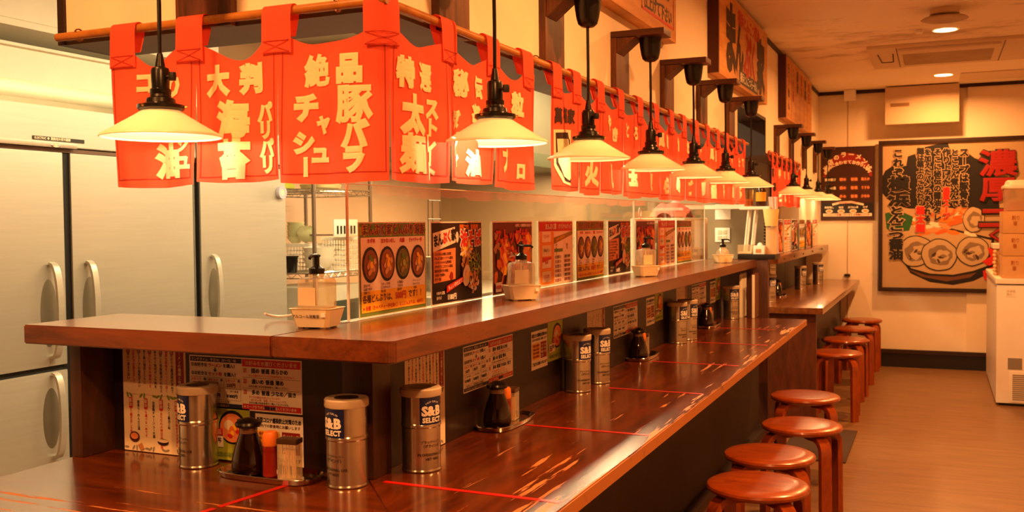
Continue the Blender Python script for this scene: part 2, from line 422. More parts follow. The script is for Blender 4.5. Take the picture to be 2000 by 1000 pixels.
struct('ceiling_kitchen', MB().box(XK-.1, XW-WT, YF, YB+.1, 2.6, 2.7, KWHITE))
struct('wall_back', MB().box(XW-WT, XR, YB, YB+.1, 0, CEIL, CREAM).box(.24, XR, YB-.03, YB, 0, CEIL, CREAM).box(-.762, -.756, YB-.004, YB, 0, CEIL, M('seam', 'b89a74', .8)))
struct('wall_right', MB().box(XR, XR+.1, YF, YB+.1, 0, CEIL+.1, CREAM))
struct('wall_front', MB().box(XK-.1, XR, YF-.1, YF, 0, 2.7, M('front_wall_brown', '6b4a30', .7, world=True)))
struct('wall_kitchen', MB().box(XK-.1, XK, YF, YB+.1, 0, 2.7, KWHITE).box(XK, XK+.012, 4.52, YB, 0, 2.6, KWALL))
struct('wall_kitchen_end', MB().box(XK, XW-WT, 7.6, 7.7, 0, 2.6, M('kitchen_end_panel', '8f7d62', .45, .3, scale=2, world=True)))
# header wall over the counter: long arm + short arm, dark underside
hw = MB()
hw.box(XW-WT, XW, 1.68, 5.47, SB+.004, CEIL+.08, CREAM)
hw.box(XW-WT, XW, 5.47, 6.42, 2.0, CEIL+.08, CREAM)
hw.box(XW-WT, XW, 6.42, 8.1, SB+.004, CEIL+.08, CREAM)
hw.box(XW-WT, XW, 8.1, YB, ZS0-.05, CEIL+.08, CREAM); hw.box(XW-WT, -1.13, 8.1, YB, 0, ZS0-.05, PANEL_W)
hw.box(-1.866, XW-WT, 1.68, 1.68+WT, SB+.004, CEIL+.08, CREAM)
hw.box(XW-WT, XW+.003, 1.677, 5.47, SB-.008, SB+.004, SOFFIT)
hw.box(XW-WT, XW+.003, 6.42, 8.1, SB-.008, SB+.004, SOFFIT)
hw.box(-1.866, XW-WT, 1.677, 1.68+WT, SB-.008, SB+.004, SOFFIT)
struct('wall_counter', hw)
struct('trim_1', MB().box(-1.886, -1.866, 1.672, 1.68+WT, SB-.008, 2.6, DKTRIM), None)
struct('trim_2', MB().box(XW, XW+.012, 1.7, YB, CEIL-.028, CEIL, DKTRIM).box(XW, XR, YB-.044, YB, CEIL-.03, CEIL, DKTRIM))
struct('trim_3', MB().box(XW-WT, XW+.004, 6.40, 6.42, 1.76, 2.0, DKTRIM).box(XW-WT, XW+.004, 5.47, 6.42, 1.98, 2.0, DKTRIM))
struct('baseboard_back', MB().box(-.78, XR, YB-.05, YB-.03, 0, .125, M('base_rubber', '17100b', .5)).box(-.78, XR, YB-.06, YB-.03, .125, .16, DKTRIM))

# ================================================================== COUNTERS
ZC = .787; ZS = 1.11
c = thing('dining_counter', 'long L-shaped dark wooden dining counter with worn front edge and red tape marks', 'counter', (-.9, 3.4, 0))
mb = MB(); mb.prism([(-1.20, 1.87), (-.662, 1.24), (-.662, 5.60), (-1.20, 5.60)], ZC-.035, ZC, COUNTER_Y, bev=.003); mb.build('counter_top', c, world=True)
mb = MB(); mb.prism([(-1.905, 1.24), (-.662, 1.24), (-1.20, 1.87), (-1.905, 1.87)], ZC-.035, ZC, COUNTER_X, bev=.003); mb.build('counter_top', c, world=True)
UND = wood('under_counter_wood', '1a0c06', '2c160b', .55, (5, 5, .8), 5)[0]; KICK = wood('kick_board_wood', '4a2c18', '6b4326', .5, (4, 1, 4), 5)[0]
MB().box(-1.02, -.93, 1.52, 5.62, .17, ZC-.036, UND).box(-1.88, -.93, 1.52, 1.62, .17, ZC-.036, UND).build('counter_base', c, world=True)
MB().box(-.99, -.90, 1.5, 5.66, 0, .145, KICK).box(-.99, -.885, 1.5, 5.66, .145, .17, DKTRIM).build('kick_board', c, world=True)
# upper counter: partition panel and raised shelf
c = thing('counter_partition', 'dark stained partition board standing on the counter, menus stuck on it', 'partition', (-1.16, 3.4, ZC))
MB().box(-1.19, -1.13, 1.86, 5.56, ZC+.0005, ZS-.046, PANEL_W).build('long_panel', c, world=True)
MB().box(-1.87, -1.19, 1.80, 1.86, ZC+.0005, ZS-.046, PANEL_W).build('short_panel', c, world=True)
MB().box(-1.19, -1.112, 1.785, 1.86, ZC+.0005, ZS-.046, wood('corner_post_wood', '2c140a', '45220f', .4, (6, 6, 1), 5)[0], bev=.002).build('corner_post', c, world=True)
MB().box(-1.905, -1.87, 1.70, 1.88, ZC+.0005, ZS-.046, wood('end_plank_wood', '2f160a', '4a2612', .4, (6, 6, 1), 5)[0], bev=.002).build('end_plank', c, world=True)
c = thing('raised_shelf', 'glossy brown raised counter shelf turning the corner, menus and dispensers standing on it', 'shelf', (-1.15, 3.4, ZS-.045))
MB().prism([(-1.262, 1.635), (-.985, 1.635), (-.972, 1.648), (-.972, 5.80), (-1.262, 5.80)], ZS-.045, ZS, SHELF_W, bev=.003).build('shelf_board', c, world=True)
MB().prism([(-1.98, 1.635), (-1.2625, 1.635), (-1.2625, 1.935), (-1.98, 1.935)], ZS-.045, ZS, SHELF_X, bev=.003).build('shelf_board', c, world=True)
MB().box(-1.30, -1.2625, 1.9355, 5.80, ZS-.04, ZS, STEEL).build('rear_strip', c, world=True)
# acrylic screens
def acrylic(y0, y1, label):
    a = thing('acrylic_screen', label, 'screen', (-1.276, y0, ZS), group=None)
    MB().box(-.0015, .0015, .005, y1-y0-.005, 0.001, .325, ACRYL).build('pane', a)
    MB().box(-.0025, .0025, 0, .005, .001, .326, EDGE).box(-.002, .002, y1-y0-.003, y1-y0, .001, .326, EDGE).box(-.002, .002, 0, y1-y0, .325, .327, EDGE).build('polished_edge', a)  # opaque pale colour stands in for light piped to the acrylic edge
acrylic(1.944, 4.305, 'clear acrylic screen on the raised shelf, nearer one with the free vertical edge')
acrylic(4.312, 5.79, 'clear acrylic screen on the raised shelf, farther one behind the ring clip')

# tape marks
def tape(pts, label):
    mb = MB(); (x0, y0), (x1, y1) = pts; d = Vector((x1-x0, y1-y0, 0)).normalized(); n = Vector((-d.y, d.x, 0))*.007
    a, b = Vector((x0, y0, 0)), Vector((x1, y1, 0))
    mb.prism([(a-n)[:2], (b-n)[:2], (b+n)[:2], (a+n)[:2]], ZC+.0004, ZC+.0009, M('red_tape', 'a8120a', .4))
    tag(mb.build('red_tape'), label, 'tape', 'red seat divider tapes')
tape(((-1.26, 1.70), (-1.29, 1.50)), 'upper piece of red tape leading from the near condiment tray')
tape(((-1.292, 1.488), (-1.305, 1.40)), 'torn lower piece of red tape nearest the camera on the short counter arm')
for (y, xa, xb), l in zip(((1.782, -1.085, -.68), (2.431, -1.03, -.68), (3.076, -1.0, -.685), (3.724, -1.03, -.69), (4.38, -1.02, -.685), (5.01, -1.04, -.75)),
        ('widest red tape across the counter beside the near steel cans', 'red tape across the counter from the second condiment tray', 'red tape across the counter by the middle pair of cans',
         'red tape across the counter from the third condiment tray', 'thin red tape across the counter by the far pair of cans', 'farthest faint red tape across the near counter')):
    tape(((xa, y), (xb, y-.005)), l)

# partition box between the counters and the far counter
c = thing('service_pillar', 'dark brown box pillar with black top slab between the two counters', 'pillar', (-1.07, 5.86, 0))
MB().box(-1.28, -.912, 5.83, 5.885, 0, ZS, wood('pillar_wood', '3a1a0c', '592c14', .4, (6, 6, 1), 5)[0], bev=.003).build('pillar_box', c, world=True)
MB().box(-1.085, -.868, 5.82, 6.02, ZS, ZS+.03, M('black_slab', '1c120c', .35), bev=.002).build('top_slab', c, world=True)
c = thing('far_dining_counter', 'second dark wooden dining counter reaching the back wall beyond the pillar', 'counter', (-.9, 7.9, 0))
MB().box(-1.128, -.652, 6.33, YB-.04, ZC-.04, ZC, wood('far_counter_wood', '5e3519', '8a5228', .25, (9, 1, 9), 3, coat=.5)[0], bev=.003).build('counter_top', c, world=True)
MB().box(-1.12, -.815, 6.44, YB-.04, 0, ZC-.041, PANEL_W).build('counter_base', c, world=True)
MB().box(-1.0, -.70, 6.39, 6.43, 0, ZC-.041, wood('end_panel_wood', '4a230f', '6b3517', .45, (6, 6, 1), 5)[0]).build('end_panel', c, world=True)
c = thing('far_raised_shelf', 'brown raised shelf over the far counter, screws along its front board', 'shelf', (-1.0, 7.9, ZS-.045))
MB().box(-1.018, -.925, 6.33, YB-.04, ZS-.049, ZS-.001, SHELF_W, bev=.002).build('shelf_board', c, world=True)
mb = MB()
for y in (6.6, 7.1, 7.6, 8.2, 8.9): mb.tube([(-.926, y, ZS-.025), (-.921, y, ZS-.025)], .007, BLACKM, 8)
mb.build('screw', c, world=True)
MB().box(-1.19, -1.13, 6.44, 8.09, ZC+.001, ZS-.051, PANEL_W).box(-1.19, -1.019, 6.44, 8.09, ZS-.049, ZS-.001, SHELF_W).build('back_panel', c, world=True)
for x, l, mm in ((-1.02, 'white-edged upright board at the end of the near counter', EDGE), (-.95, 'brown upright board with white edging beside the pillar', POST_W)):
    b = thing('upright_board', l, 'board', (x, 5.56, ZC+.001))
    MB().box(-.007, .007, 0, .012, 0, .245, EDGE, bev=.002).build('edge_strip', b)
    MB().box(-.006, .006, .02, .15, 0, .25, mm).build('board_panel', b)

# ================================================================== POLES, BRACKETS, PENDANTS
def pole(pts, label, hooks):
    r = thing('curtain_pole', label, 'pole', pts[0])
    MB().tube([Vector(p)-Vector(pts[0]) for p in pts], .0095, BAMBOO, 12).build('pole', r)
    for h in hooks:
        h = Vector(h)-Vector(pts[0]); d = (Vector(pts[1])-Vector(pts[0])).normalized(); n = Vector((0, 0, 1)).cross(d)
        MB().tube([h+n*.0135*math.cos(a)+Vector((0, 0, 1))*.0135*math.sin(a) for a in [k*PI/6-PI/2 for k in range(-1, 9)]], .0018, M('copper_hook', '8a4a22', .35, .8), 6).build('hook', r)
pole([(-1.868, 1.655, 1.778), (-.985, 1.655, 1.778)], 'short amber wooden curtain pole under the left header wall', [(-1.80, 1.655, 1.778), (-1.10, 1.655, 1.778)])
pole([(-.995, 1.665, 1.776), (-.995, 5.64, 1.776)], 'long amber wooden curtain pole carrying red curtains above the near counter', [(-.995, 2.44, 1.776), (-.995, 4.1, 1.776)])
pole([(-.995, 6.44, 1.772), (-.995, 7.95, 1.772)], 'far amber wooden curtain pole above the second counter', [(-.995, 6.5, 1.772)])

br_lbl = ['nearest long wall plank of the lamp row, left of the second lamp cord', 'wooden lamp bracket with the large black cup at the top edge', 'wooden lamp bracket below the first signboard', 'third wooden lamp bracket along the wall, left of the big signboard',
          'wooden lamp bracket just under the left corner of the big signboard', 'wooden lamp bracket beside the dark wall opening', 'first wooden lamp bracket past the wall opening', 'second wooden lamp bracket past the wall opening',
          'third wooden lamp bracket past the wall opening', 'last wooden lamp bracket beside the chalkboard menu']
LY = [1.97, 2.60, 3.25, 3.89, 4.53, 5.21, 6.84, 7.57, 8.34, 9.10]
def bracket(label):
    b = thing('lamp_bracket', label, 'bracket', (0, 0, 0), group='wooden lamp brackets')
    MB().box(0, .020, -.07, .08, -.20, -.001, POST_W, bev=.0015).build('wall_plank', b)
    MB().box(.0, .185, -.07, .025, 0, .021, BEAM_W, bev=.0015).build('arm', b)
    MB().prism([(.021, -.0015), (.085, -.0015), (.021, -.052)], -.066, .015, POST_W, axis='Y').build('gusset', b)
    return b
B0 = bracket(br_lbl[0]); B0.location = (XW+.0005, LY[0], 1.964)
for y, l in list(zip(LY, br_lbl))[1:]: dup(B0, (XW+.0005, y, 1.964), label=l)
dup(B0, (-1.45, 1.6795, 1.964), rotz=-PI/2, label='dark wall plank on the left header wall above the nearest lamp')
lp_lbl = ['largest lit white glass pendant lamp, hanging left in front of the left header wall', 'second lit white pendant lamp, in front of the near curtain corner', 'third pendant lamp, overlapping the curtain with dark lettering',
          'fourth pendant lamp from the left, its shade wholly over red cloth', 'fifth pendant lamp from the left, cord rising to a cup left of the big signboard', 'sixth pendant lamp with small round switch knob on its right', 'seventh pendant lamp hanging in front of the dark wall opening',
          'eighth pendant lamp, in front of the far red curtain', 'ninth pendant lamp, overlapping the end of the far curtain', 'tenth pendant lamp, bright small shade left of the chalkboard', 'last and smallest pendant lamp, overlapping the chalkboard menu']
def pendant(label):
    r = thing('pendant_lamp', label, 'lamp', (0, 0, 0), group='white glass pendant lamps')
    # origin at the rim centre height
    sh = MB(); prof = [(.1175, 0), (.1165, .004), (.100, .013), (.075, .028), (.052, .042), (.037, .052), (.036, .060)]
    inn = [(r_-.0025 if i else r_-.003, z-.001) for i, (r_, z) in enumerate(prof)][::-1]
    sh.lathe(prof+inn+[prof[0]], OPAL, 56, cap=False); sh.build('glass_shade', r)
    s = MB(); s.lathe([(.042, .052), (.0455, .056), (.0455, .063), (.036, .065), (.029, .068), (.027, .076), (.021, .079), (.0195, .084), (.0205, .086), (.0205, .094), (.0175, .096), (.018, .130), (.016, .136), (.010, .139), (.008, .150), (.0055, .165)], BLACKP, 28)
    s.build('socket', r)
    MB().tube([(.016, 0, .118), (.028, 0, .118)], .0035, BLACKM, 8).lathe([(.001, -.008), (.007, -.008), (.008, 0), (.007, .008), (.001, .008)], BLACKM, 12, (.031, 0, .118)).build('switch_knob', r)
    for a in (.5, 2.6, 4.7):
        MB().tube([(.042*math.cos(a), .042*math.sin(a), .059), (.051*math.cos(a), .051*math.sin(a), .059)], .0022, M('brass_screw', 'b08a4a', .3, .9), 8).build('brass_screw', r)
    MB().tube([(0, 0, .150), (.0006, 0, .26), (-.0006, 0, .38), (0, 0, .385)], .0042, BLACKP, 8).build('cord', r)
    MB().lathe([(.005, .366), (.018, .369), (.027, .377), (.0315, .392), (.036, .420), (.0385, .4465)], BLACKP, 28).build('ceiling_cup', r)
    MB().lathe([(.001, .014), (.012, .018), (.018, .028), (.017, .040), (.012, .052), (.012, .062)], FILAM, 16).build('bulb', r)
    return r
L0 = pendant(lp_lbl[0]); ZL = 1.517
lamps = [(-1.416, 1.50)]+[(-.90, y) for y in LY]
L0.location = (*lamps[0], ZL)
for (x, y), l in zip(lamps[1:], lp_lbl[1:]): dup(L0, (x, y, ZL), rotz=random.uniform(-.6, .6), label=l)
for i, (x, y) in enumerate(lamps):
    light('pendant_bulb_lamp', 'POINT', (x, y, ZL+.008), 2.6 if i < 2 else (1.1 if i < 9 else 2.4), (1, .76, .42) if i < 2 else BULB, .014)

# ================================================================== RED CURTAINS
def path1(s):    # short arm then long arm, rounded corner.  s = 0 at X=-1.0
    R_ = .02
    if s < -R_: return Vector((-.995+s, 1.655-.012, 0)), Vector((0, -1, 0))
    if s > R_: return Vector((-.995+.012, 1.655+s, 0)), Vector((1, 0, 0))
    a = (s+R_)/(2*R_)*PI/2; c_ = Vector((-.995-R_, 1.655+R_, 0)); n = Vector((math.sin(a), -math.cos(a), 0))
    return c_+n*(R_+.012), n
def path2(s): return Vector((-.983, s, 0)), Vector((1, 0, 0))
def curtain(name_l, path, loops, bounds, zb, chars, outer=.0, seed=1, wall_w=.036, gmul=1.0):
    r0 = path(bounds[0])[0]
    root = thing('noren_curtain', name_l, 'curtain', (r0.x, r0.y, zb))
    rnd = random.Random(seed); ph = [rnd.uniform(0, 6.28) for _ in range(6)]
    ztop = 1.733
    def wave(s, z):
        t = max(0, min(1, (ztop-z)/.3))
        return (.003+.0060*t)*math.sin(2*PI*s/.148+ph[0]+.9*math.sin(s*9+ph[1])+z*6)+.0026*t*math.sin(2*PI*s/.061+ph[2]+z*11)
    def pos(s, z, off):
        p, n = path(s); q = p+n*(wave(s, z)+off); q.z = z; return q-root.location
    def ztp(s):
        best = min(loops, key=lambda l: abs(l-s)); near = sorted(loops, key=lambda l: abs(l-s))[:2]
        a, b = sorted(near); 
        if b-a < 1e-6 or s < a or s > b: return ztop
        u = (s-a)/(b-a); d = .036*min(1, (b-a)/.2)
        return ztop-d*((math.sin(PI*u)**1.5)*(1+.25*math.sin(2*PI*u+a*20)) if 0 < u < 1 else 0)*(1+.35*math.sin(ph[3]+a*30))
    for k, (a, b) in enumerate(zip(bounds, bounds[1:])):
        mb = MB(); nu, nz = 26, 22; grid = []
        for i in range(nu+1):
            u = i/nu; row = []
            for j in range(nz+1):
                v = j/nz; sb = zb+.005*math.sin(u*PI)*(-1)+.004*math.sin(a*40+k)
                s_top = a+(b-a)*u; zt = ztp(s_top); z = zt+(sb-zt)*v
                gap = .0045*max(0, v-.3); s = s_top+(gap if u < .5 else -gap)*(abs(u-.5)*2)**3
                row.append(mb.bm.verts.new(pos(s, z, 0)))
            grid.append(row)
        ci = mb.mi(NOREN)
        for i in range(nu):
            for j in range(nz):
                f = mb.bm.faces.new((grid[i][j], grid[i+1][j], grid[i+1][j+1], grid[i][j+1])); f.smooth = True
        # hem stitch line and side seams, a hair proud of the cloth
        HEM = M('hem_thread', 'a52a18', .9)
        def strip(p0, p1, n=24, w=.0011):
            pv = None
            for i in range(n+1):
                t = i/n; s = p0[0]+(p1[0]-p0[0])*t; z = p0[1]+(p1[1]-p0[1])*t
                dx, dz = (0, w) if abs(p1[0]-p0[0]) > abs(p1[1]-p0[1]) else (w, 0)
                c0, c1 = mb.bm.verts.new(pos(s-dx, z-dz, .0012)), mb.bm.verts.new(pos(s+dx, z+dz, .0012))
                if pv:
                    f = mb.bm.faces.new((pv[0], c0, c1, pv[1])); f.material_index = mb.mi(HEM); f.smooth = True
                pv = (c0, c1)
        strip((a+.008, zb+.013), (b-.008, zb+.013))
        strip((a+.010, zb+.013), (a+.010, 1.70)); strip((b-.010, zb+.013), (b-.010, 1.70))
        for c_, s, z, h in chars:
            if a <= s < b:
                h *= gmul
                mt = NOREN_K if c_ in '萬福家' else NOREN_T
                mb.glyph(c_, s, z, h*1.0, h, mt, 0, (.045 if c_ in '絶豚麺選穂萬福家醤湯' else .07), fit=True, mapf=lambda x, y, zz: pos(x, y, .0022+zz), cut=.012, rot=(PI/2 if c_ == 'ー' and h < .2 else 0))
        if name_l.startswith('long') and k == 0:      # the robed figure reduced to a plain patch: outline and cream body
            def blob(pts, mt, off):
                t = MB(); t.poly(pts, mt); bm2 = t.bm
                for ax in (0, 1):
                    c0 = -3
                    vals = [v.co[ax] for v in bm2.verts]; c0 = math.ceil(min(vals)/.012)*.012
                    while c0 < max(vals):
                        co = [0, 0, 0]; no = [0, 0, 0]; co[ax] = c0; no[ax] = 1
                        bmesh.ops.bisect_plane(bm2, geom=bm2.verts[:]+bm2.edges[:]+bm2.faces[:], plane_co=co, plane_no=no); c0 += .012
                bm2.verts.index_update(); vv = [mb.bm.verts.new(pos(v.co.x, v.co.y, off)) for v in bm2.verts]; i_ = mb.mi(mt)
                for f in bm2.faces:
                    q = mb.bm.faces.new([vv[v.index] for v in f.verts]); q.material_index = i_
                bm2.free()
            blob([(2.55, 1.60), (2.69, 1.61), (2.70, 1.47), (2.655, 1.445), (2.60, 1.452), (2.56, 1.50)], NOREN_T, .002)
            blob([(2.56, 1.592), (2.66, 1.60), (2.685, 1.58), (2.69, 1.475), (2.655, 1.453), (2.61, 1.459), (2.57, 1.505)], NOREN_K, .003)
            blob([(2.565, 1.575), (2.64, 1.58), (2.67, 1.53), (2.665, 1.48), (2.64, 1.46), (2.60, 1.47), (2.575, 1.51)], NOREN_T, .004)
        mb.build('cloth_panel', root, recalc=False)
    for l in loops:
        w2 = wall_w
        if l < bounds[0]+w2: l = bounds[0]+w2
        if l > bounds[-1]-w2: l = bounds[-1]-w2
        mb = MB(); rows = []
        for i in range(5):
            s = l-w2+2*w2*i/4
            p, n = path(s); row = []
            base = p-n*.012
            # front strap from patch up over the pole and down behind
            for t in range(5):
                z = 1.690+(1.765-1.690)*t/4; q = p+n*(.004+max(0, wave(s, min(z, ztop)))*(1-t/4)); q.z = z; row.append(q)
            for t in range(1, 8):
                a_ = PI*t/8; q = base+n*(.0145*math.cos(a_)+.0); q.z = 1.777+.0145*math.sin(a_); row.append(q)
            for t in range(4):
                z = 1.765-(1.765-1.725)*t/3; q = base-n*(.0135-.004*t); q.z = z; row.append(q)
            rows.append([mb.bm.verts.new(q-root.location) for q in row])
        mb.mi(NOREN)
        for A, B in zip(rows, rows[1:]):
            for t in range(len(A)-1):
                f = mb.bm.faces.new((A[t], B[t], B[t+1], A[t+1])); f.smooth = True
        HEM = M('hem_thread', 'a52a18', .9)
        def ln(p0, p1):
            n_ = 6; pv = None
            for i in range(n_+1):
                t = i/n_; s = p0[0]+(p1[0]-p0[0])*t; z = p0[1]+(p1[1]-p0[1])*t; p, n = path(s)
                q = p+n*(.0055+max(0, wave(s, z))*(1-max(0, (z-1.69))/.075)); q.z = z; q -= root.location
                u_ = Vector((0, 0, .0008)) if abs(p1[0]-p0[0]) > .001 else (n.cross(Vector((0, 0, 1)))*.0008)
                c0, c1 = mb.bm.verts.new(q-u_), mb.bm.verts.new(q+u_)
                if pv:
                    f = mb.bm.faces.new((pv[0], c0, c1, pv[1])); f.material_index = mb.mi(HEM)
                pv = (c0, c1)
        e = w2-.004
        ln((l-e, 1.692), (l+e, 1.692)); ln((l-e, 1.716), (l+e, 1.716)); ln((l-e, 1.692), (l+e, 1.716)); ln((l-e, 1.716), (l+e, 1.692))
        mb.build('hanging_loop', root, recalc=False)
    return root
CH1 = [('コ', -1.597, 1.653, .038), ('ッ', -1.555, 1.65, .036), ('り', -1.51, 1.641, .049), ('醤', -1.545, 1.567, .07), ('油', -1.536, 1.481, .074), ('シ', -1.485, 1.515, .03), ('ュ', -1.483, 1.476, .031), ('大', -1.391, 1.644, .064), ('判', -1.307, 1.644, .062), ('海', -1.357, 1.562, .078), ('苔', -1.356, 1.479, .080), ('パ', -1.272, 1.573, .040), ('リ', -1.273, 1.536, .036), ('パ', -1.270, 1.499, .038), ('リ', -1.270, 1.465, .036), ('絶', -1.142, 1.649, .062), ('品', -1.065, 1.648, .056), ('チ', -1.172, 1.576, .054), ('ャ', -1.13, 1.54, .036), ('シ', -1.178, 1.506, .044), ('ュ', -1.141, 1.48, .034), ('ー', -1.175, 1.457, .034), ('豚', -1.055, 1.577, .072), ('バ', -1.053, 1.519, .055), ('ラ', -1.054, 1.468, .050)]
CH1 = [(c_, s+.995, z, h) for c_, s, z, h in CH1]
CH1 += [(c_, s-1.655, z, h) for c_, s, z, h in [('特', 1.715, 1.645, .06), ('選', 1.8, 1.645, .056), ('太', 1.744, 1.562, .080), ('麺', 1.744, 1.483, .078), ('ス', 1.832, 1.581, .04), ('ト', 1.838, 1.544, .036), ('レ', 1.832, 1.509, .036), ('ー', 1.831, 1.48, .03), ('ト', 1.835, 1.451, .036), ('秘', 1.966, 1.655, .060), ('伝', 2.058, 1.656, .05), ('ダ', 1.943, 1.57, .046), ('ブ', 1.947, 1.525, .039), ('レ', 1.941, 1.487, .044), ('醤', 2.042, 1.579, .066), ('油', 2.018, 1.478, .06), ('粒', 2.282, 1.64, .06), ('プ', 2.21, 1.494, .06), ('ロ', 2.30, 1.471, .036)]]
curtain('large red near curtain with cream lettering wrapping the header wall corner', path1, [-.66, -.471, -.244, 0.0, .252, .485, .70], [-.695, -.46, -.24, 0.012, .245, .485, .755], 1.430, CH1, seed=3, gmul=1.07)
CH2 = [('萬', 2.575, 1.641, .046), ('福', 2.632, 1.647, .046), ('家', 2.690, 1.650, .046), ('半', 2.807, 1.65, .054), ('火', 2.86, 1.487, .078), ('や', 3.047, 1.663, .056), ('き', 3.112, 1.63, .048), ('し', 3.081, 1.489, .08), ('と', 3.257, 1.656, .05), ('ろ', 3.335, 1.651, .048), ('玉', 3.316, 1.499, .070), ('煮', 3.53, 1.655, .06), ('穂', 3.54, 1.489, .074), ('風', 3.70, 1.655, .058), ('味', 3.79, 1.655, .058), ('ら', 3.76, 1.48, .066),
       ('油', 3.96, 1.655, .06), ('ゆ', 3.95, 1.49, .07), ('た', 4.15, 1.655, .058), ('ま', 4.23, 1.655, .05), ('ご', 4.18, 1.485, .07), ('チ', 4.38, 1.655, .06), ('刻', 4.44, 1.49, .07), ('風', 4.62, 1.655, .056), ('呂', 4.70, 1.65, .054), ('番', 4.66, 1.48, .076), ('ね', 4.86, 1.655, .056), ('ぎ', 4.93, 1.655, .05), ('湯', 4.89, 1.485, .075), ('辛', 5.10, 1.655, .06), ('味', 5.12, 1.485, .075), ('仕', 5.33, 1.655, .05), ('て', 5.40, 1.655, .05), ('ろ', 5.36, 1.49, .07)]
lp2 = [2.565, 2.733, 2.955, 3.171, 3.403, 3.623, 3.854, 4.07, 4.30, 4.53, 4.76, 4.99, 5.22, 5.46]
curtain('long red curtain with dark shop name at its left end, behind the middle lamps', path2, lp2, [2.534]+[v+.012 for v in lp2[1:-1]]+[5.505], 1.430, CH2, seed=8, wall_w=.034)
CH3 = [('萬', 6.50, 1.65, .06), ('福', 6.58, 1.65, .06), ('家', 6.55, 1.56, .06), ('半', 6.78, 1.655, .06), ('と', 6.8, 1.5, .07), ('き', 7.0, 1.655, .06), ('し', 7.02, 1.5, .07), ('ろ', 7.22, 1.655, .06), ('玉', 7.24, 1.5, .07), ('煮', 7.44, 1.655, .06), ('穂', 7.46, 1.5, .07), ('味', 7.66, 1.655, .06), ('ら', 7.68, 1.5, .07)]
lp3 = [6.47, 6.66, 6.88, 7.10, 7.33, 7.56, 7.84]
curtain('small far red curtain above the second counter', path2, lp3, [6.43]+[v+.012 for v in lp3[1:-1]]+[7.88], 1.440, CH3, seed=11, wall_w=.034)

# ================================================================== PRINTED SHEETS
T = .0006
def mkmenu_A():
    W, H = .335, .233; b = MB(); b.box(0, W, 0, H, -.0012, 0, WH)
    b.rect(.003, .003, W-.006, H-.006, OLIVE, T); b.rect(.008, .020, W-.016, H-.058, PINK, 2*T)
    b.rect(.008, .012, W-.016, .052, YEL, 3*T)
    for k in range(8): b.ell(.02+k*.042, H-.022, .018, .014, (LGRN, GRN, GREY)[k % 3], (1.5+.05*k)*T, 10, .2)
    b.text('まんぷく家どんぶり家族', W/2, H-.019, .029, SALM, 3*T, .07, anchor='c', maxw=W-.02)
    b.text('まんぷく家どんぶり家族', W/2, H-.019, .029, BRN, 6*T, .012, anchor='c', maxw=W-.02)
    for t, x in (('ネギ丼', .055), ('まかないめし', .135), ('肉醤', .205), ('きゃべチャー丼', .275)): b.text(t, x, H-.047, .0125, RED, 4*T, .03, anchor='c', maxw=.07)
    cols = [('8a4a2a', 'd7a06b', GRN), ('a05a30', 'e2b07c', YEL), ('6d6a2a', 'a08a3a', GRN), ('99562c', 'dcb083', YEL)]
    for i, (a, c_, g_) in enumerate(cols):
        x = .050+i*.079; y = .128
        b.ell(x, y, .037, .044, BK, 4*T); b.ell(x, y, .031, .037, P('stew%d' % i, a), 5*T)
        for k in range(9): b.ell(x+.018*math.cos(k*2.4)*math.sqrt(k/9), y+.024*math.sin(k*2.4)*math.sqrt(k/9), .008, .006, P('meat%d' % i, c_) if k % 3 else g_, (6+k*.3)*T, 9, .15, k)
        b.ell(x, y, .008, .009, YEL if i != 2 else LGRN, 10*T, 10)
    for i, t in enumerate((('温玉のせ', '山盛り葱丼', '特製たれ'), ('スタッフ大好', 'ピリ辛そぼろ', '賄い飯'), ('大蒜醤油', 'で炒めた', '豚肉丼'), ('チャーシュー', 'きゃべつと', '一緒に'))):
        for k, q in enumerate(t): b.text(q, .018+i*.080, .078-k*.009, .0075, BRN, 4*T, .01)
    b.text('各種どんぶりは、', .013, .045, .021, BRN, 4*T, .02, maxw=.150); b.text('500円', .166, .045, .0225, RED, 5*T, .02); b.text('です！！', .232, .045, .021, BRN, 4*T, .02)
    b.text('※各種（きゃべチャー丼を除く）ミニどんぶりは、400円！', .014, .022, .012, RED, 4*T, .02, maxw=W-.03)
    return b
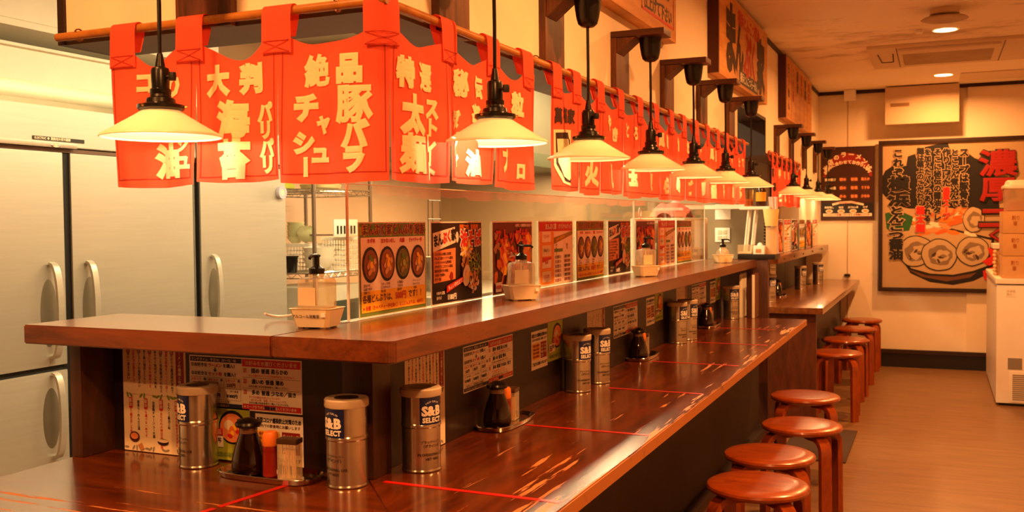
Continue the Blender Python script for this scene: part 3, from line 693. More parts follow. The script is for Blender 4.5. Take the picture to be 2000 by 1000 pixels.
def mkmenu_B():
    W, H = .325, .233; b = MB(); b.box(0, W, 0, H, -.0012, 0, WH); b.rect(.004, .004, W-.008, H-.008, DKBRN, T)
    b.poly([(.010, H-.085), (.148, H-.060), (.144, H-.015), (.010, H-.032)], WH, 2*T)
    for i, (ch, mt) in enumerate(zip('まんぷく家', (BK, BK, RED, RED, BK))): b.glyph(ch, .026+i*.027, H-.054+i*.004, .030, .036, mt, 3*T, .05, rot=.12)
    b.text('好評につき、復活販売！！', .245, H-.016, .016, ORG, 3*T, .04, anchor='c', maxw=.145)
    b.ell(.158, H-.045, .009, .016, PINK, 2*T)
    b.text('油そば', .245, H-.050, .052, WH, 3*T, .10, anchor='c', maxw=.14); b.text('油そば', .245, H-.050, .052, RED, 6*T, .035, anchor='c', maxw=.14)
    b.poly([(.012, .062), (.145, .068), (.147, .158), (.012, .150)], SALM, 2*T)
    for k, t in enumerate(('コシのある太麺に自家製', 'まんぷく家オリジナル醤油', 'ジャキシャキの玉葱特製', 'ダサダクとこだわりの香味', '素材を混ぜ合せ絶品', 'お好みで卵黄も', 'ぜひ一度！')): b.text(t, .017, .142-k*.0117, .0092, DKBRN, 3*T, .02, maxw=.124)
    b.ell(.118, .078, .012, .012, DRED, 3*T, 12, .1)
    # noodles, greens, egg, leaf shapes
    for k in range(26):
        a = k*2.399; q = math.sqrt(k/26)
        b.ell(.215+.035*q*math.cos(a), .148+.03*q*math.sin(a), .012, .005, (YEL, CRM, TAN)[k % 3], (3+k*.12)*T, 9, .1, a)
    for k in range(34):
        a = k*2.399; q = math.sqrt(k/34)
        b.ell(.265+.04*q*math.cos(a), .108+.036*q*math.sin(a), .013, .0028, (OLIVE, GRN, LGRN, GOLD)[k % 4], (7+k*.12)*T, 7, 0, a*1.7)
    for k in range(16): b.ell(.205+.02*math.cos(k*1.9), .105+.02*math.sin(k*2.3), .010, .006, (TAN, SALM, BRN)[k % 3], (6+k*.1)*T, 8, .1, k)
    b.ell(.205, .075, .024, .032, CRM, 12*T, 20, 0, -.3); b.ell(.208, .076, .013, .016, P('yolk', 'f0c48a'), 13*T)
    for k in range(16): b.ell(.250+.035*math.cos(k*2.4)*math.sqrt(k/16), .055+.03*math.sin(k*2.4)*math.sqrt(k/16), .010, .006, (TAN, CRM, SALM)[k % 3], (12+k*.1)*T, 8, .1, k*1.3)
    b.poly([(.075, .032), (.180, .058), (.184, .074), (.078, .052)], RED, 14*T); b.text('ちょい辛仕立て', .085, .044, .013, WH, 15*T, .02, rot=.22, maxw=.09)
    for k, t in enumerate(('中華そば風', '油そば')): b.text(t, .025, .033-k*.013, .010, WH, 4*T, .03)
    b.text('1180円', .078, .020, .019, WH, 15*T, .05)
    return b
def mkmenu_C():
    W, H = .325, .233; b = MB(); b.box(0, W, 0, H, -.0012, 0, WH); b.rect(.004, .004, W-.008, H-.008, P('maroon', '6b2312'), T)
    for k in range(64):
        x = .025+.275*((k*.618) % 1); y = .03+.16*((k*.371+.13) % 1)
        b.ell(x, y, .015, .026, (ORG, YEL, SALM, RED, ORG, DKBRN, TAN)[k % 7], (2+k*.06)*T, 12, .12, k*.8)
    b.text('大好評につき期間限定の販売です', .17, H-.014, .0105, PINK, 6.5*T, .02, maxw=.145)
    b.text('ストップザ', .014, H-.050, .052, RED, 6.5*T, .05, maxw=.26); b.text('フード', .10, H-.100, .042, RED, 6.5*T, .07, maxw=.15)
    b.poly([(.11, .115), (.17, .12), (.17, .136), (.11, .131)], WH, 6.5*T); b.text('まんぷく特製', .113, .125, .010, BK, 7.5*T, .02, maxw=.055)
    for k in range(6): b.poly([(.02+k*.03, .02), (.03+k*.03, .02), (.055+k*.03, .085), (.05+k*.03, .088)], (DKBRN, ORG)[k % 2], (7+k*.1)*T)
    b.rect(.012, .010, .045, .03, WH, 8*T); b.text('新発売', .014, .025, .013, RED, 9*T, .04)
    return b
def mkmenu_D():
    W, H = .345, .233; b = MB(); b.box(0, W, 0, H, -.0012, 0, WH); b.rect(.004, .004, W-.008, H-.008, PINK, T)
    b.rect(.004, H-.037, W-.008, .033, RED, 2*T); b.text('まんぷく家', .06, H-.020, .022, WH, 3*T, .04, maxw=.11); b.text('オリジナルグッズ', .19, H-.020, .020, WH, 3*T, .03, maxw=.14)
    b.rect(.010, .008, .135, H-.047, P('amber', 'f0961e'), 2*T)
    for k, y in enumerate((.158, .108, .066, .016)):
        b.rect(.030, y, .085, .038, (PINK, CRM, WH, CRM)[k], 3*T); b.text(('Tシャツ', '手ぬぐい', '豚骨', 'どんぶり')[k], .072, y+.020, .014, (RED, BRN, RED, RED)[k], 4*T, .02, anchor='c')
        if k == 2: b.poly([(.03, y+.02), (.115, y+.03), (.115, y+.038), (.03, y+.038)], RED, 4.5*T)
    b.poly([(.146, .150), (.340, .182), (.340, .196), (.146, .172)], GOLD, 3*T); b.text('新登場 好評販売中', .165, .163, .011, YEL, 4*T, .02, rot=.16)
    b.rect(.150, .120, .085, .012, OLIVE, 3*T)
    for k in range(6):
        for j, t in enumerate(('お土産にも', '店頭で好評')): b.text(t, .155+j*.095, .102-k*.017, .0125, (BRN, DRED)[k % 2], 3*T, .03, maxw=.085)
    b.vtext('まんぷく', .17, .150, .010, BK, 3*T, .03); b.vtext('横浜', .28, .150, .011, BRN, 3*T, .02)
    return b
def place_sheet(mb, frame, x, y, z, label, cat='menu', name='menu_sheet', group=None, tilt=0):
    o = mb.build(name, recalc=False) if isinstance(mb, MB) else mb.copy()
    if not isinstance(mb, MB): COL.objects.link(o)
    frame(o, x, y, z, tilt); tag(o, label, cat, group); return o
COVERW = M('cover_white', 'cdb596', .7, var=.02); XP = -1.2715; G = 'laminated menus along the acrylic screen'
sA = place_sheet(mkmenu_A(), frame_px, XP, 1.986, ZS+.002, 'nearest white menu sheet with four rice bowl pictures and 500 yen strip', group=G)
sB = place_sheet(mkmenu_B(), frame_px, XP, 2.350, ZS+.002, 'near dark menu sheet with noodle collage and 1180 yen price', group=G)
sC = place_sheet(mkmenu_C(), frame_px, XP, 2.752, ZS+.002, 'red and orange food poster behind the second sanitizer bottle', group=G)
sD = place_sheet(mkmenu_D(), frame_px, XP, 3.135, ZS+.002, 'nearer red-headed goods sheet with amber picture column', group=G)
place_sheet(sA, frame_px, XP, 3.522, ZS+.002, 'middle rice bowl menu sheet between goods sheet and dark menu', group=G)
place_sheet(sB, frame_px, XP, 3.916, ZS+.002, 'farther dark noodle menu sheet left of the ring clip', group=G)
place_sheet(sC, frame_px, XP, 4.330, ZS+.002, 'red food poster behind the third sanitizer bottle', group=G)
place_sheet(sD, frame_px, XP, 4.715, ZS+.002, 'farther red-headed goods sheet under the pink cloth', group=G)
place_sheet(sA, frame_px, XP, 5.094, ZS+.002, 'farthest and smallest rice bowl menu sheet on the near shelf', group=G)
for i, y in enumerate((6.72, 7.12, 7.52, 7.95, 8.4, 8.85)):
    place_sheet((sC, sD, sB, sA, sC, sD)[i], frame_px, -1.0+.0, y, ZS+.002, ('nearest orange menu sheet on the far raised shelf', 'second goods sheet on the far raised shelf', 'dark menu sheet third along the far raised shelf', 'rice bowl sheet fourth along the far raised shelf', 'small red poster fifth along the far raised shelf', 'last menu sheet at the back wall on the far raised shelf')[i], group='menu sheets on the far shelf')

def mk_order():
    W, H = .322, .122; b = MB(); b.box(0, W, 0, H, -.001, 0, WH); X2 = .156
    b.rect(.003, H-.014, X2-.005, .011, NAVY, T); b.text('ランチタイム  平日10：30～15：00', .006, H-.0088, .0085, CRM, 2*T, .01, maxw=X2-.014)
    b.text('①お好きな', .005, H-.022, .0098, BK, T, .03); b.text('ラーメン', .056, H-.022, .0102, RED, T, .03); b.text('を購入！', .100, H-.022, .0102, BK, T, .03)
    b.text('↓', X2/2, H-.032, .012, BK, T, .06, anchor='c')
    b.text('②お好きな', .005, H-.042, .0098, BK, T, .03); b.text('セット券', .056, H-.042, .0102, RED, T, .03); b.text('を購入！', .102, H-.042, .0102, BK, T, .03)
    for i in range(3):
        x = .005+i*.050
        for q in ((x, .020, .046, .0005), (x, .071, .046, .0005), (x, .047, .046, .0005)): b.rect(q[0], q[1], q[2], q[3], BRN, T)
        for q in (x, x+.0458): b.rect(q, .020, .0005, .051, BRN, T)
        b.text(('Aセット', 'Bセット', 'Cセット')[i], x+.002, .066, .0080, RED, T, .02); b.text('券', x+.037, .066, .007, BK, T, .03)
        b.text(('150円', '200円', '250円')[i], x+.005, .0555, .0105, BRN, T, .03); b.text('ミニ丼と味玉', x+.003, .041, .006, BK, T, .01); b.text(('￥750円', '￥800円', '￥800円')[i], x+.003, .030, .0095, NAVY, T, .05)
    b.text('￥750円セット（平日限定とっても得）', .01, .0155, .0065, BK, T, .01, maxw=.13)
    b.rect(.003, .003, X2-.005, .009, NAVY, T); b.text('ランチタイムは大盛りも出来る！', .008, .0072, .0075, CRM, 2*T, .01)
    w2 = W-X2-.003
    b.rect(X2, H-.020, w2, .017, RED, T); b.text('お好みをお選びくださいませ', X2+w2/2, H-.0118, .0112, CRM, 2*T, .02, anchor='c')
    for i, (a, l, s_) in enumerate((('麺', '固め　普通　柔らかめ', 'もっと固めのバリカタも追加料金なしでできます。'), ('味', '濃いめ　普通　薄め', 'お好み濃いめは別途食券をご購入ください。'), ('脂', '多め　普通　少なめ／抜き', 'すべての部はネギに入っています。'))):
        y = H-.029-i*.025
        b.rect(X2+.003, y-.005, .009, .010, RED, T); b.glyph(a, X2+.0075, y, .009, .009, CRM, 2*T); b.text(l, X2+.026, y, .0118, BK, T, .035, maxw=.125)
        b.text(s_, X2+.018, y-.011, .0058, (RED, BRN)[i % 2], T, .01, maxw=.135)
        if i < 2: b.rect(X2+.002, y-.0165, w2-.004, .0006, BRN, T)
    b.text('ほうれん草、海苔、チャーシューです。', X2+.024, .0255, .0058, RED, T, .01, maxw=.11); b.text('お好み量は別途食券をご購入くださいませ。', X2+.018, .019, .0058, BRN, T, .01, maxw=.125)
    b.rect(X2, .003, w2, .0125, RED, T); b.text('★スープまでの油　　　をご購入くださいませ', X2+.003, .009, .0078, CRM, 2*T, .02, maxw=w2-.006); b.text('別途食券', X2+.062, .009, .0080, NAVY, 3*T, .05)
    return b
def mk_tall(W=.198, H=.262):
    b = MB(); b.box(0, W, 0, H, -.001, 0, CRM); hh = H*.54
    b.rect(W-.030, hh+.004, .024, H-hh-.004, DRED, T); b.vtext('ラーメンの種類と味くらべ', W-.018, H-.002, .0098, CRM, 2*T, .02)
    for k in range(9):
        x = W-.042-k*.0172
        b.vtext(('こだわりの醤油味が決めて', '濃厚な豚骨をじっくり炊く', '熟成した特製醤油だれ仕上', '柔らかく味付けした肉を', '女性にも人気の塩味です', '香り高い海苔とともに', '麺とスープの相性がよい', 'お好みで大蒜を足して', '最後の一滴まで旨い')[k], x, H-.010, .0086, (BK, RED, BRN)[k % 3], T, .015)
        if k % 2 == 0: b.rect(x-.005, H-.020, .010, .020, DRED, 2*T); b.vtext('味玉', x, H-.001, .009, CRM, 3*T, .01)
    b.rect(.004, hh-.002, W-.008, .001, TAN, T)
    for k in range(22): b.ell(.008+(W-.016)*((k*.618) % 1), (hh-.004) if k % 2 else .008, .008, .003, (GREY, OLIVE)[k % 2], T*(1+k*.02), 6, 0, k*1.1)
    for k in range(7):
        x = W-.030-k*.024
        b.vtext(('スープ本来の味をそのままに', 'とんこつ醤油三昧', '麺は中太ちぢれの特注品を使用', '自家製チャーシュー大盛', '味付けも選べる一杯です', '家系らーめんの王道', '創業より継ぎ足した味')[k], x, hh-.016, .0082, (BK, RED)[(k+1) % 2], T, .02)
        if k % 2 == 0: b.rect(x-.0055, hh-.036, .011, .026, RED, 2*T); b.vtext('醤油', x, hh-.012, .010, CRM, 3*T, .01)
    b.ell(.035, .035, .016, .013, BRN, 3*T); b.ell(.035, .037, .012, .008, SALM, 4*T); b.poly([(.045, .015), (.058, .022), (.066, .008), (.056, .003)], TAN, 4*T)
    b.ell(.125, .028, .017, .008, DKBRN, 3*T); b.ell(.125, .031, .016, .004, CRM, 4*T)
    return b
def mk_notice(W=.132, H=.118):
    b = MB(); b.box(0, W, 0, H, -.001, 0, WH)
    b.text('新型コロナ感染防止対策のため', W/2, H-.014, .0122, BK, T, .04, anchor='c', maxw=W-.008)
    b.text('店内での飲食時にお願いします', W/2, H-.027, .0085, BRN, T, .02, anchor='c', maxw=W-.012)
    b.rect(.006, .030, .062, .050, YEL, T); b.rect(.074, .030, .050, .050, DRED, T)
    for k in range(4): b.text('手指の消毒を', .009, .072-k*.011, .0095, DRED, 2*T, .03, maxw=.056)
    for k, t in enumerate(('ティッシュは', '各テーブルに', '備えてあり', 'ます')): b.text(t, .077, .071-k*.011, .0088, CRM, 2*T, .03, maxw=.044)
    b.text('ご協力をお願いいたします', W/2, .016, .0105, BK, T, .03, anchor='c', maxw=W-.012)
    return b
def mk_green(W=.132, H=.126):
    b = MB(); b.box(0, W, 0, H, -.001, 0, LGRN)
    b.ell(W*.62, H*.62, .040, .040, BK, T, 24); b.ell(W*.62, H*.61, .036, .034, SALM, 2*T, 24); b.ell(W*.55, H*.66, .014, .012, CRM, 3*T)
    for k in range(6): b.ell(W*.66+.012*math.cos(k), H*.55+.012*math.sin(k*1.7), .008, .005, (RED, ORG, YEL)[k % 3], (4+k*.1)*T, 8, .1, k)
    b.rect(.006, .030, .050, .026, WH, 4*T); b.text('ねぎ丼', .009, .046, .014, BRN, 5*T, .03); b.text('500円', .009, .036, .010, RED, 5*T, .03)
    b.text('季節限定の味をどうぞ', W/2, .014, .011, OLIVE, 4*T, .03, anchor='c', maxw=W-.01)
    b.rect(W*.28, .058, .018, .016, RED, 5*T); b.glyph('旨', W*.28+.009, .066, .013, .013, CRM, 6*T)
    return b
XL = -1.1293; YL = 1.7993; G2 = 'menus stuck under the raised shelf'
for n, mk in (('t', mk_tall), ('o', mk_order), ('n', mk_notice), ('g', mk_green)): globals()['S_'+n] = None
S_t = place_sheet(mk_tall(), frame_ny, -1.838, YL, ZC+.002, 'tall cream menu leaflet standing under the left shelf arm', group=G2)
S_o = place_sheet(mk_order(), frame_ny, -1.628, YL, .912, 'white and red ordering guide under the left shelf arm', group=G2)
S_g = place_sheet(mk_green(), frame_ny, -1.585, YL, ZC+.004, 'green bowl poster behind the near soy sauce bottle', 'poster', group=G2)
S_n = place_sheet(mk_notice(), frame_ny, -1.437, YL, ZC+.002, 'white hygiene notice behind the toothpick box', 'notice', group=G2)
place_sheet(S_t, frame_px, XL, 1.953, ZC+.002, 'tall cream leaflet on the long panel behind the corner can', group=G2)
place_sheet(S_o, frame_px, XL, 2.256, .895, 'ordering guide above the second condiment tray', group=G2)
place_sheet(S_n, frame_px, XL, 2.720, .888, 'white, yellow and red notice left of the middle cans', 'notice', group=G2)
place_sheet(S_g, frame_px, XL, 2.856, .896, 'green bowl poster just left of the middle cans', 'poster', group=G2)
place_sheet(S_t, frame_px, XL, 3.235, ZC+.002, 'tall cream leaflet behind the middle cans', group=G2)
place_sheet(S_o, frame_px, XL, 3.540, .893, 'ordering guide above the third condiment tray', group=G2)
place_sheet(S_n, frame_px, XL, 3.995, .895, 'curling white notice left of the farther pair of cans', 'notice', group=G2)
place_sheet(S_g, frame_px, XL, 4.135, .900, 'green bowl poster left of the farther pair of cans', 'poster', group=G2)
place_sheet(S_t, frame_px, XL, 4.515, ZC+.002, 'tall cream leaflet behind the farther pair of cans', group=G2)
place_sheet(S_o, frame_px, XL, 4.835, .893, 'small far ordering guide above the last tray', group=G2)
place_sheet(S_n, frame_px, XL, 5.265, .890, 'small far notice left of the last can', 'notice', group=G2)
place_sheet(S_g, frame_px, XL, 5.402, .896, 'small far green poster left of the last can', 'poster', group=G2)

# ================================================================== CANS
def mk_can(label):
    r = thing('pepper_can', label, 'can', (0, 0, 0), group='steel pepper cans'); R_ = .0445
    MB().lathe([(R_-.002, 0), (R_, .001), (R_, .003), (R_-.0012, .006), (R_-.0012, .098), (R_+.0006, .101), (R_+.0006, .106), (R_-.0008, .109), (R_-.0008, .168), (R_+.0008, .170), (R_+.0008, .173)], CAN, 60).build('body', r, ang=10)
    MB().lathe([(R_+.0015, .168), (R_+.0025, .170), (R_+.0025, .183), (R_, .186), (.026, .1855), (.0255, .184), (.001, .184)], CANLID, 48).lathe([(.026, .1858), (.001, .1862)], M('dark_lid_centre', '3d3128', .4), 32).build('lid', r)
    b = MB(); W, H = .060, .060; NV = M('can_label_navy', '141c4a', .35); TX = M('can_print_white', 'e9e3da', .4); TD = M('can_print_dark', '24130a', .5)
    n = 12
    for k in range(n): b.rect(-W/2+W*k/n, 0, W/n, H, NV, 0)
    b.text('S&B', 0, .031, .0285, TX, .0005, .055, anchor='c'); b.text('SELECT', 0, .0105, .0150, TX, .0005, .05, anchor='c', sx=.92)
    for k, ch in enumerate('FIRST QUALITY'):
        a = (k-6)*.115; b.glyph(ch, .024*math.sin(a), .030+.0215*math.cos(a), .0055, .0055, TX, .0005, .0, rot=-a)
    b.map(lambda v: Vector(((R_+.0006+v.z)*math.sin(v.x/R_), -(R_+.0006+v.z)*math.cos(v.x/R_), .107+v.y)))
    b.build('label_print', r, recalc=False)['label'] = 'navy label with white lettering'
    b = MB(); b.text('ブラックペッパー', 0, .068, .0072, TD, 0, .01, anchor='c'); b.text('（グラインド）', 0, .059, .0078, TD, 0, .02, anchor='c'); b.text('PROFESSIONAL USE', 0, .040, .0078, TD, 0, .02, anchor='c'); b.text('NET 420G', 0, .030, .0078, TD, 0, .02, anchor='c')
    b.map(lambda v: Vector(((R_+.0003+v.z)*math.sin(v.x/R_), -(R_+.0003+v.z)*math.cos(v.x/R_), v.y)))
    b.build('lower_print', r, recalc=False)
    return r
can0 = mk_can('large steel can left of the near tray, lettering facing left'); can0.location = (-1.563, 1.752, ZC+.0005); can0.rotation_euler = (0, 0, -.42)
for x, y, rz, l in ((-1.147, 1.7365, -.22, 'steel can with navy label at the inner corner, nearest the camera'), (-1.064, 1.910, 1.12, 'steel can just right of the corner post'),
        (-1.079, 2.990, 1.15, 'nearer steel can of the middle pair'), (-1.073, 3.175, 1.15, 'farther steel can of the middle pair'), (-1.082, 4.335, 1.2, 'nearer steel can of the farther pair'), (-1.068, 4.482, 1.2, 'farther steel can of the farther pair'),
        (-1.065, 5.52, .7, 'last steel can on the near counter, beside the white-edged board'),
        (-1.04, 6.72, .8, 'lower steel can stacked at the near end of the far counter'), (-1.0, 8.03, 1.0, 'steel can in the middle of the far counter'), (-.94, 8.72, .9, 'rightmost steel can on the far counter')):
    dup(can0, (x, y, ZC+.0005), rotz=rz, label=l)
dup(can0, (-1.04, 6.72, ZC+.188), rotz=.9, label='upper steel can of the stack at the far counter')

# ================================================================== CONDIMENT TRAYS
SOYG = M('soy_sauce_dark_glass', '120503', .08, coat=.6, var=.02); SOYC = M('black_stopper', '100a08', .3)
CHILI = M('chili_oil_red', '74160a', .25, coat=.4); ORCAP = M('orange_cap', 'd87428', .4); PICKW = M('toothpick_wood', 'd9b27a', .7)
def tray(label):
    r = thing('condiment_tray', label, 'tray', (0, 0, 0), group='oval steel trays')
    MB().lathe([(.9, .0), (.95, .001), (1.0, .012), (1.015, .012), (1.0, .0135), (.985, .0135), (.93, .003), (.01, .003)], CHROME, 48, sx=.125, sy=.052, sq=1.6).build('dish', r)
    return r
def soy(label):
    r = thing('soy_sauce_bottle', label, 'bottle', (0, 0, 0), group='soy sauce bottles')
    MB().lathe([(.031, 0), (.0365, .003), (.0385, .014), (.0365, .036), (.030, .062), (.022, .083), (.0195, .092)], SOYG, 32).build('body', r)
    MB().lathe([(.0197, .088), (.0200, .098), (.0195, .103)], M('clear_neck', '6a4a34', .15, coat=.5), 28, cap=False).build('neck', r)
    MB().lathe([(.019, .102), (.027, .105), (.029, .110), (.027, .115), (.018, .119), (.010, .123), (.001, .124)], SOYC, 28).box(.018, .036, -.006, .006, .108, .117, SOYC, bev=.002).build('stopper', r)
    return r
def chili(label):
    r = thing('chili_bottle', label, 'bottle', (0, 0, 0), group='red chili bottles')
    MB().lathe([(.015, 0), (.0175, .003), (.0175, .050), (.0165, .056), (.0175, .060), (.0160, .068)], CHILI, 28).build('body', r)
    MB().lathe([(.0165, .068), (.0175, .070), (.0170, .092), (.014, .098), (.001, .099)], ORCAP, 28).build('cap', r)
    return r
def picks(label):
    r = thing('toothpick_box', label, 'toothpick holder', (0, 0, 0), group='clear toothpick boxes')
    MB().box(-.023, .023, -.014, .014, .001, .078, CLEARB, bev=.002).build('case', r)
    MB().box(-.024, .024, -.015, .015, .078, .089, M('smoked_lid', '3d2a1e', .3), bev=.002).build('lid', r)
    b = MB(); rr = random.Random(5)
    for k in range(26):
        x, y = rr.uniform(-.015, .015), rr.uniform(-.009, .009); b.tube([(x, y, .003), (x*.6+rr.uniform(-.004, .004), y*.6, .062)], .0009, PICKW, 5)
    b.build('toothpicks', r)['kind'] = 'stuff'
    return r
TR = []
def tray_set(i, x, y, rz, ord_, lbl):
    zz = ZC+.0005
    def put(fn, proto, dx, dy, rot, l, dz=.0035):
        c_, s_ = math.cos(rz), math.sin(rz); loc = (x+dx*c_-dy*s_, y+dx*s_+dy*c_, zz+dz)
        if TR and TR[0].get(proto): return dup(TR[0][proto], loc, rotz=rot, label=l)
        o = fn(l); o.location = loc; o.rotation_euler = (0, 0, rot); TR[0][proto] = o
    if not TR: TR.append({})
    put(tray, 't', 0, 0, rz, 'oval steel tray '+lbl, 0)
    put(soy, 's', ord_[0], 0, rz+PI*.9, 'black-topped soy sauce bottle on the tray '+lbl)
    put(chili, 'c', ord_[1], -.004 if i == 0 else 0, 0, 'red bottle on the tray '+lbl)
    put(picks, 'p', ord_[2], -.008 if i == 0 else 0, rz+.12, 'toothpick box on the tray '+lbl)
tray_set(0, -1.337, 1.722, 0, (-.058, .004, .058), 'of the short counter arm beside the green poster')
tray_set(1, -1.085, 2.425, PI/2, (-.055, -.005, .045), 'under the first ordering guide of the long counter')
tray_set(2, -1.095, 3.81, PI/2, (-.055, -.005, .045), 'between the middle and farther cans')
tray_set(3, -1.095, 5.06, PI/2, (-.055, -.005, .045), 'before the last can of the near counter')
tray_set(4, -1.05, 7.20, PI/2, (-.055, -.005, .045), 'beside the stacked cans of the far counter')
tray_set(5, -1.02, 8.42, PI/2, (-.055, -.005, .045), 'between the last two cans of the far counter')

# ================================================================== SANITIZER BOTTLES IN TUBS
def tub(label, loc, rz=0, txt=False):
    r = thing('plastic_tub', label, 'tub', loc, rz, 'beige tubs under the sanitizers'); b = MB()
    def ring(w_, d, z): return [b.bm.verts.new((sx*(w_/2-.008 if q else w_/2), sy*(d/2 if q else d/2-.008), z)) for sx, sy, q in ((-1, -1, 0), (-1, -1, 1), (1, -1, 1), (1, -1, 0), (1, 1, 0), (1, 1, 1), (-1, 1, 1), (-1, 1, 0))]
    rs = [ring(.082, .064, .003), ring(.102, .080, .044), ring(.106, .084, .044), ring(.106, .084, .041), ring(.100, .078, .041), ring(.098, .076, .043), ring(.078, .060, .006)]
    rs = [rs[0], rs[1], rs[2], ring(.098, .076, .0445), rs[6]]
    for a, c_ in zip(rs, rs[1:]):
        for k in range(8):
            f = b.bm.faces.new((a[k], a[(k+1) % 8], c_[(k+1) % 8], c_[k])); f.smooth = False
    b.bm.faces.new(rs[0][::-1]); b.bm.faces.new(rs[-1]); b.mi(BEIGEP)
    for sx in (-1, 1):
        for sy in (-1, 1): b.box(sx*.028-.006, sx*.028+.006, sy*.022-.006, sy*.022+.006, 0, .004, BEIGEP)
    b.build('tub_body', r)
    if txt:
        b = MB(); b.text('アルコール消毒液', -.042, 0, .0085, M('marker_ink', '4a3220', .6), 0, .02, anchor='l')
        b.map(lambda v: Vector((v.x, -.0382-.0006-v.z-v.y*.2, .027+v.y))); b.build('handwriting', r, recalc=False)
    MB().box(.030, .041, -.0405, -.0385, .026, .035, WHITEP, bev=.001).build('sticker', r)
    return r
def pump(label, loc, rz=0, rnd_=False, noz=False):
    r = thing('sanitizer_bottle', label, 'bottle', loc, rz, 'clear pump bottles on the shelf')
    if rnd_: MB().lathe([(.034, 0), (.037, .004), (.037, .035), (.033, .056), (.022, .070), (.014, .076), (.013, .082)], CLEARB, 32).build('body', r)
    else: MB().lathe([(.034, 0), (.0365, .004), (.0365, .096), (.033, .104), (.016, .108), (.014, .116)], CLEARB, 32, sy=.8, sq=5).build('body', r)
    hz = .080 if rnd_ else .114; na = -PI/2+.1 if noz else 0
    LQ = M('gel_liquid', 'e6c79a', .15, var=.02)
    MB().lathe([(.030, .003), (.033, .005), (.033, .040 if not rnd_ else .035), (.001, .041 if not rnd_ else .036)], glass_gel, 28, sy=.8 if not rnd_ else 1, sq=0 if rnd_ else 5).build('liquid', r)
    MB().lathe([(.017, 0), (.0175, .002), (.0175, .012), (.012, .015), (.008, .018), (.0065, .020), (.0065, .036), (.009, .038), (.009, .042), (.001, .043)], BLACKP, 24, (0, 0, hz)).tube([(-.006*math.cos(na), -.006*math.sin(na), hz+.041), (.030*math.cos(na), .030*math.sin(na), hz+.0405), (.037*math.cos(na), .037*math.sin(na), hz+.035)], .0038, BLACKP, 8).build('pump', r)
    MB().tube([(0, 0, .004), (0, 0, hz)], .002, WHITEP, 8).build('dip_tube', r)
    if not rnd_: MB().box(-.031, .012, -.0304, -.0297, .044, .084, M('paper_label', 'f1d3a0', .6)).build('side_label', r)
    return r
glass_gel = glassy('hand_gel', 'f4dfb8', .10, .15, .3)
tb = [(-1.270, 1.812, .10, 'nearest beige tub with handwriting, left of the first menu sheet', 'nearest square sanitizer bottle with black pump'),
      (-1.135, 2.66, .75, 'beige tub in front of the red food poster', 'square sanitizer bottle in front of the nearer food poster'),
      (-1.118, 3.95, .9, 'third beige tub, under the ring clip', 'square sanitizer bottle below the ring clip'),
      (-1.074, 5.33, .7, 'farthest beige tub at the end of the near shelf', 'round-shouldered sanitizer bottle at the end of the near shelf')]
for i, (x, y, rz, l1, l2) in enumerate(tb):
    tub(l1, (x, y, ZS+.0005), rz, i == 0); pump(l2, (x, y, ZS+.0065), rz+(0 if i != 3 else -.3), i == 3, i == 0)

# ================================================================== STOOLS
def stool(label):
    r = thing('round_stool', label, 'stool', (0, 0, 0), group='round wooden stools'); R_ = .172
    MB().lathe([(.135, .418), (.158, .420), (R_-.003, .427), (R_, .435), (R_-.003, .443), (.160, .4485), (.12, .450), (.001, .4505)], STOOL_W, 56).build('seat', r)
    for k in range(4):
        a = PI/4+k*PI/2; d = Vector((math.cos(a), math.sin(a), 0)); sd = (-math.sin(a), math.cos(a), 0)
        pth = [d*.06+Vector((0, 0, .407)), d*.122+Vector((0, 0, .407))]
        for t in range(1, 9):
            q = PI/2*t/9; pth.append(d*(.122+.055*math.sin(q))+Vector((0, 0, .352+.055*math.cos(q))))
        pth += [d*.177+Vector((0, 0, .33)), d*.179+Vector((0, 0, .2)), d*.181+Vector((0, 0, .001))]
        MB().tube(pth, 0, STOOL_W, flat=(.050, .023, sd)).build('leg', r)
    return r
st_l = ['nearest round wooden stool at the bottom of the picture', 'second nearest round stool, partly behind the first', 'third round stool, over the dark floor mat', 'fourth round stool, last of the near group',
        'nearest round stool of the far group, fully visible legs', 'second round stool of the far group', 'third round stool of the far group', 'last round stool beside the back wall']
ST = [(-.555, 3.335), (-.586, 3.79), (-.54, 4.385), (-.613, 5.12), (-.626, 6.88), (-.629, 7.66), (-.62, 8.45), (-.612, 9.2)]
s0 = stool(st_l[0]); s0.location = (*ST[0], 0)
for (x, y), l, rz in zip(ST[1:], st_l[1:], (.12, -.1, .15, .03, -.06, .05, .0)): dup(s0, (x, y, 0), rotz=rz, label=l)
tag(MB().box(-.82, -.455, 5.58, 6.45, .0005, .008, M('mat_rubber', '3a2517', .8, bump=.3, scale=60), bev=.002).build('floor_mat'), 'dark rectangular floor mat under the third and fourth stools', 'mat')

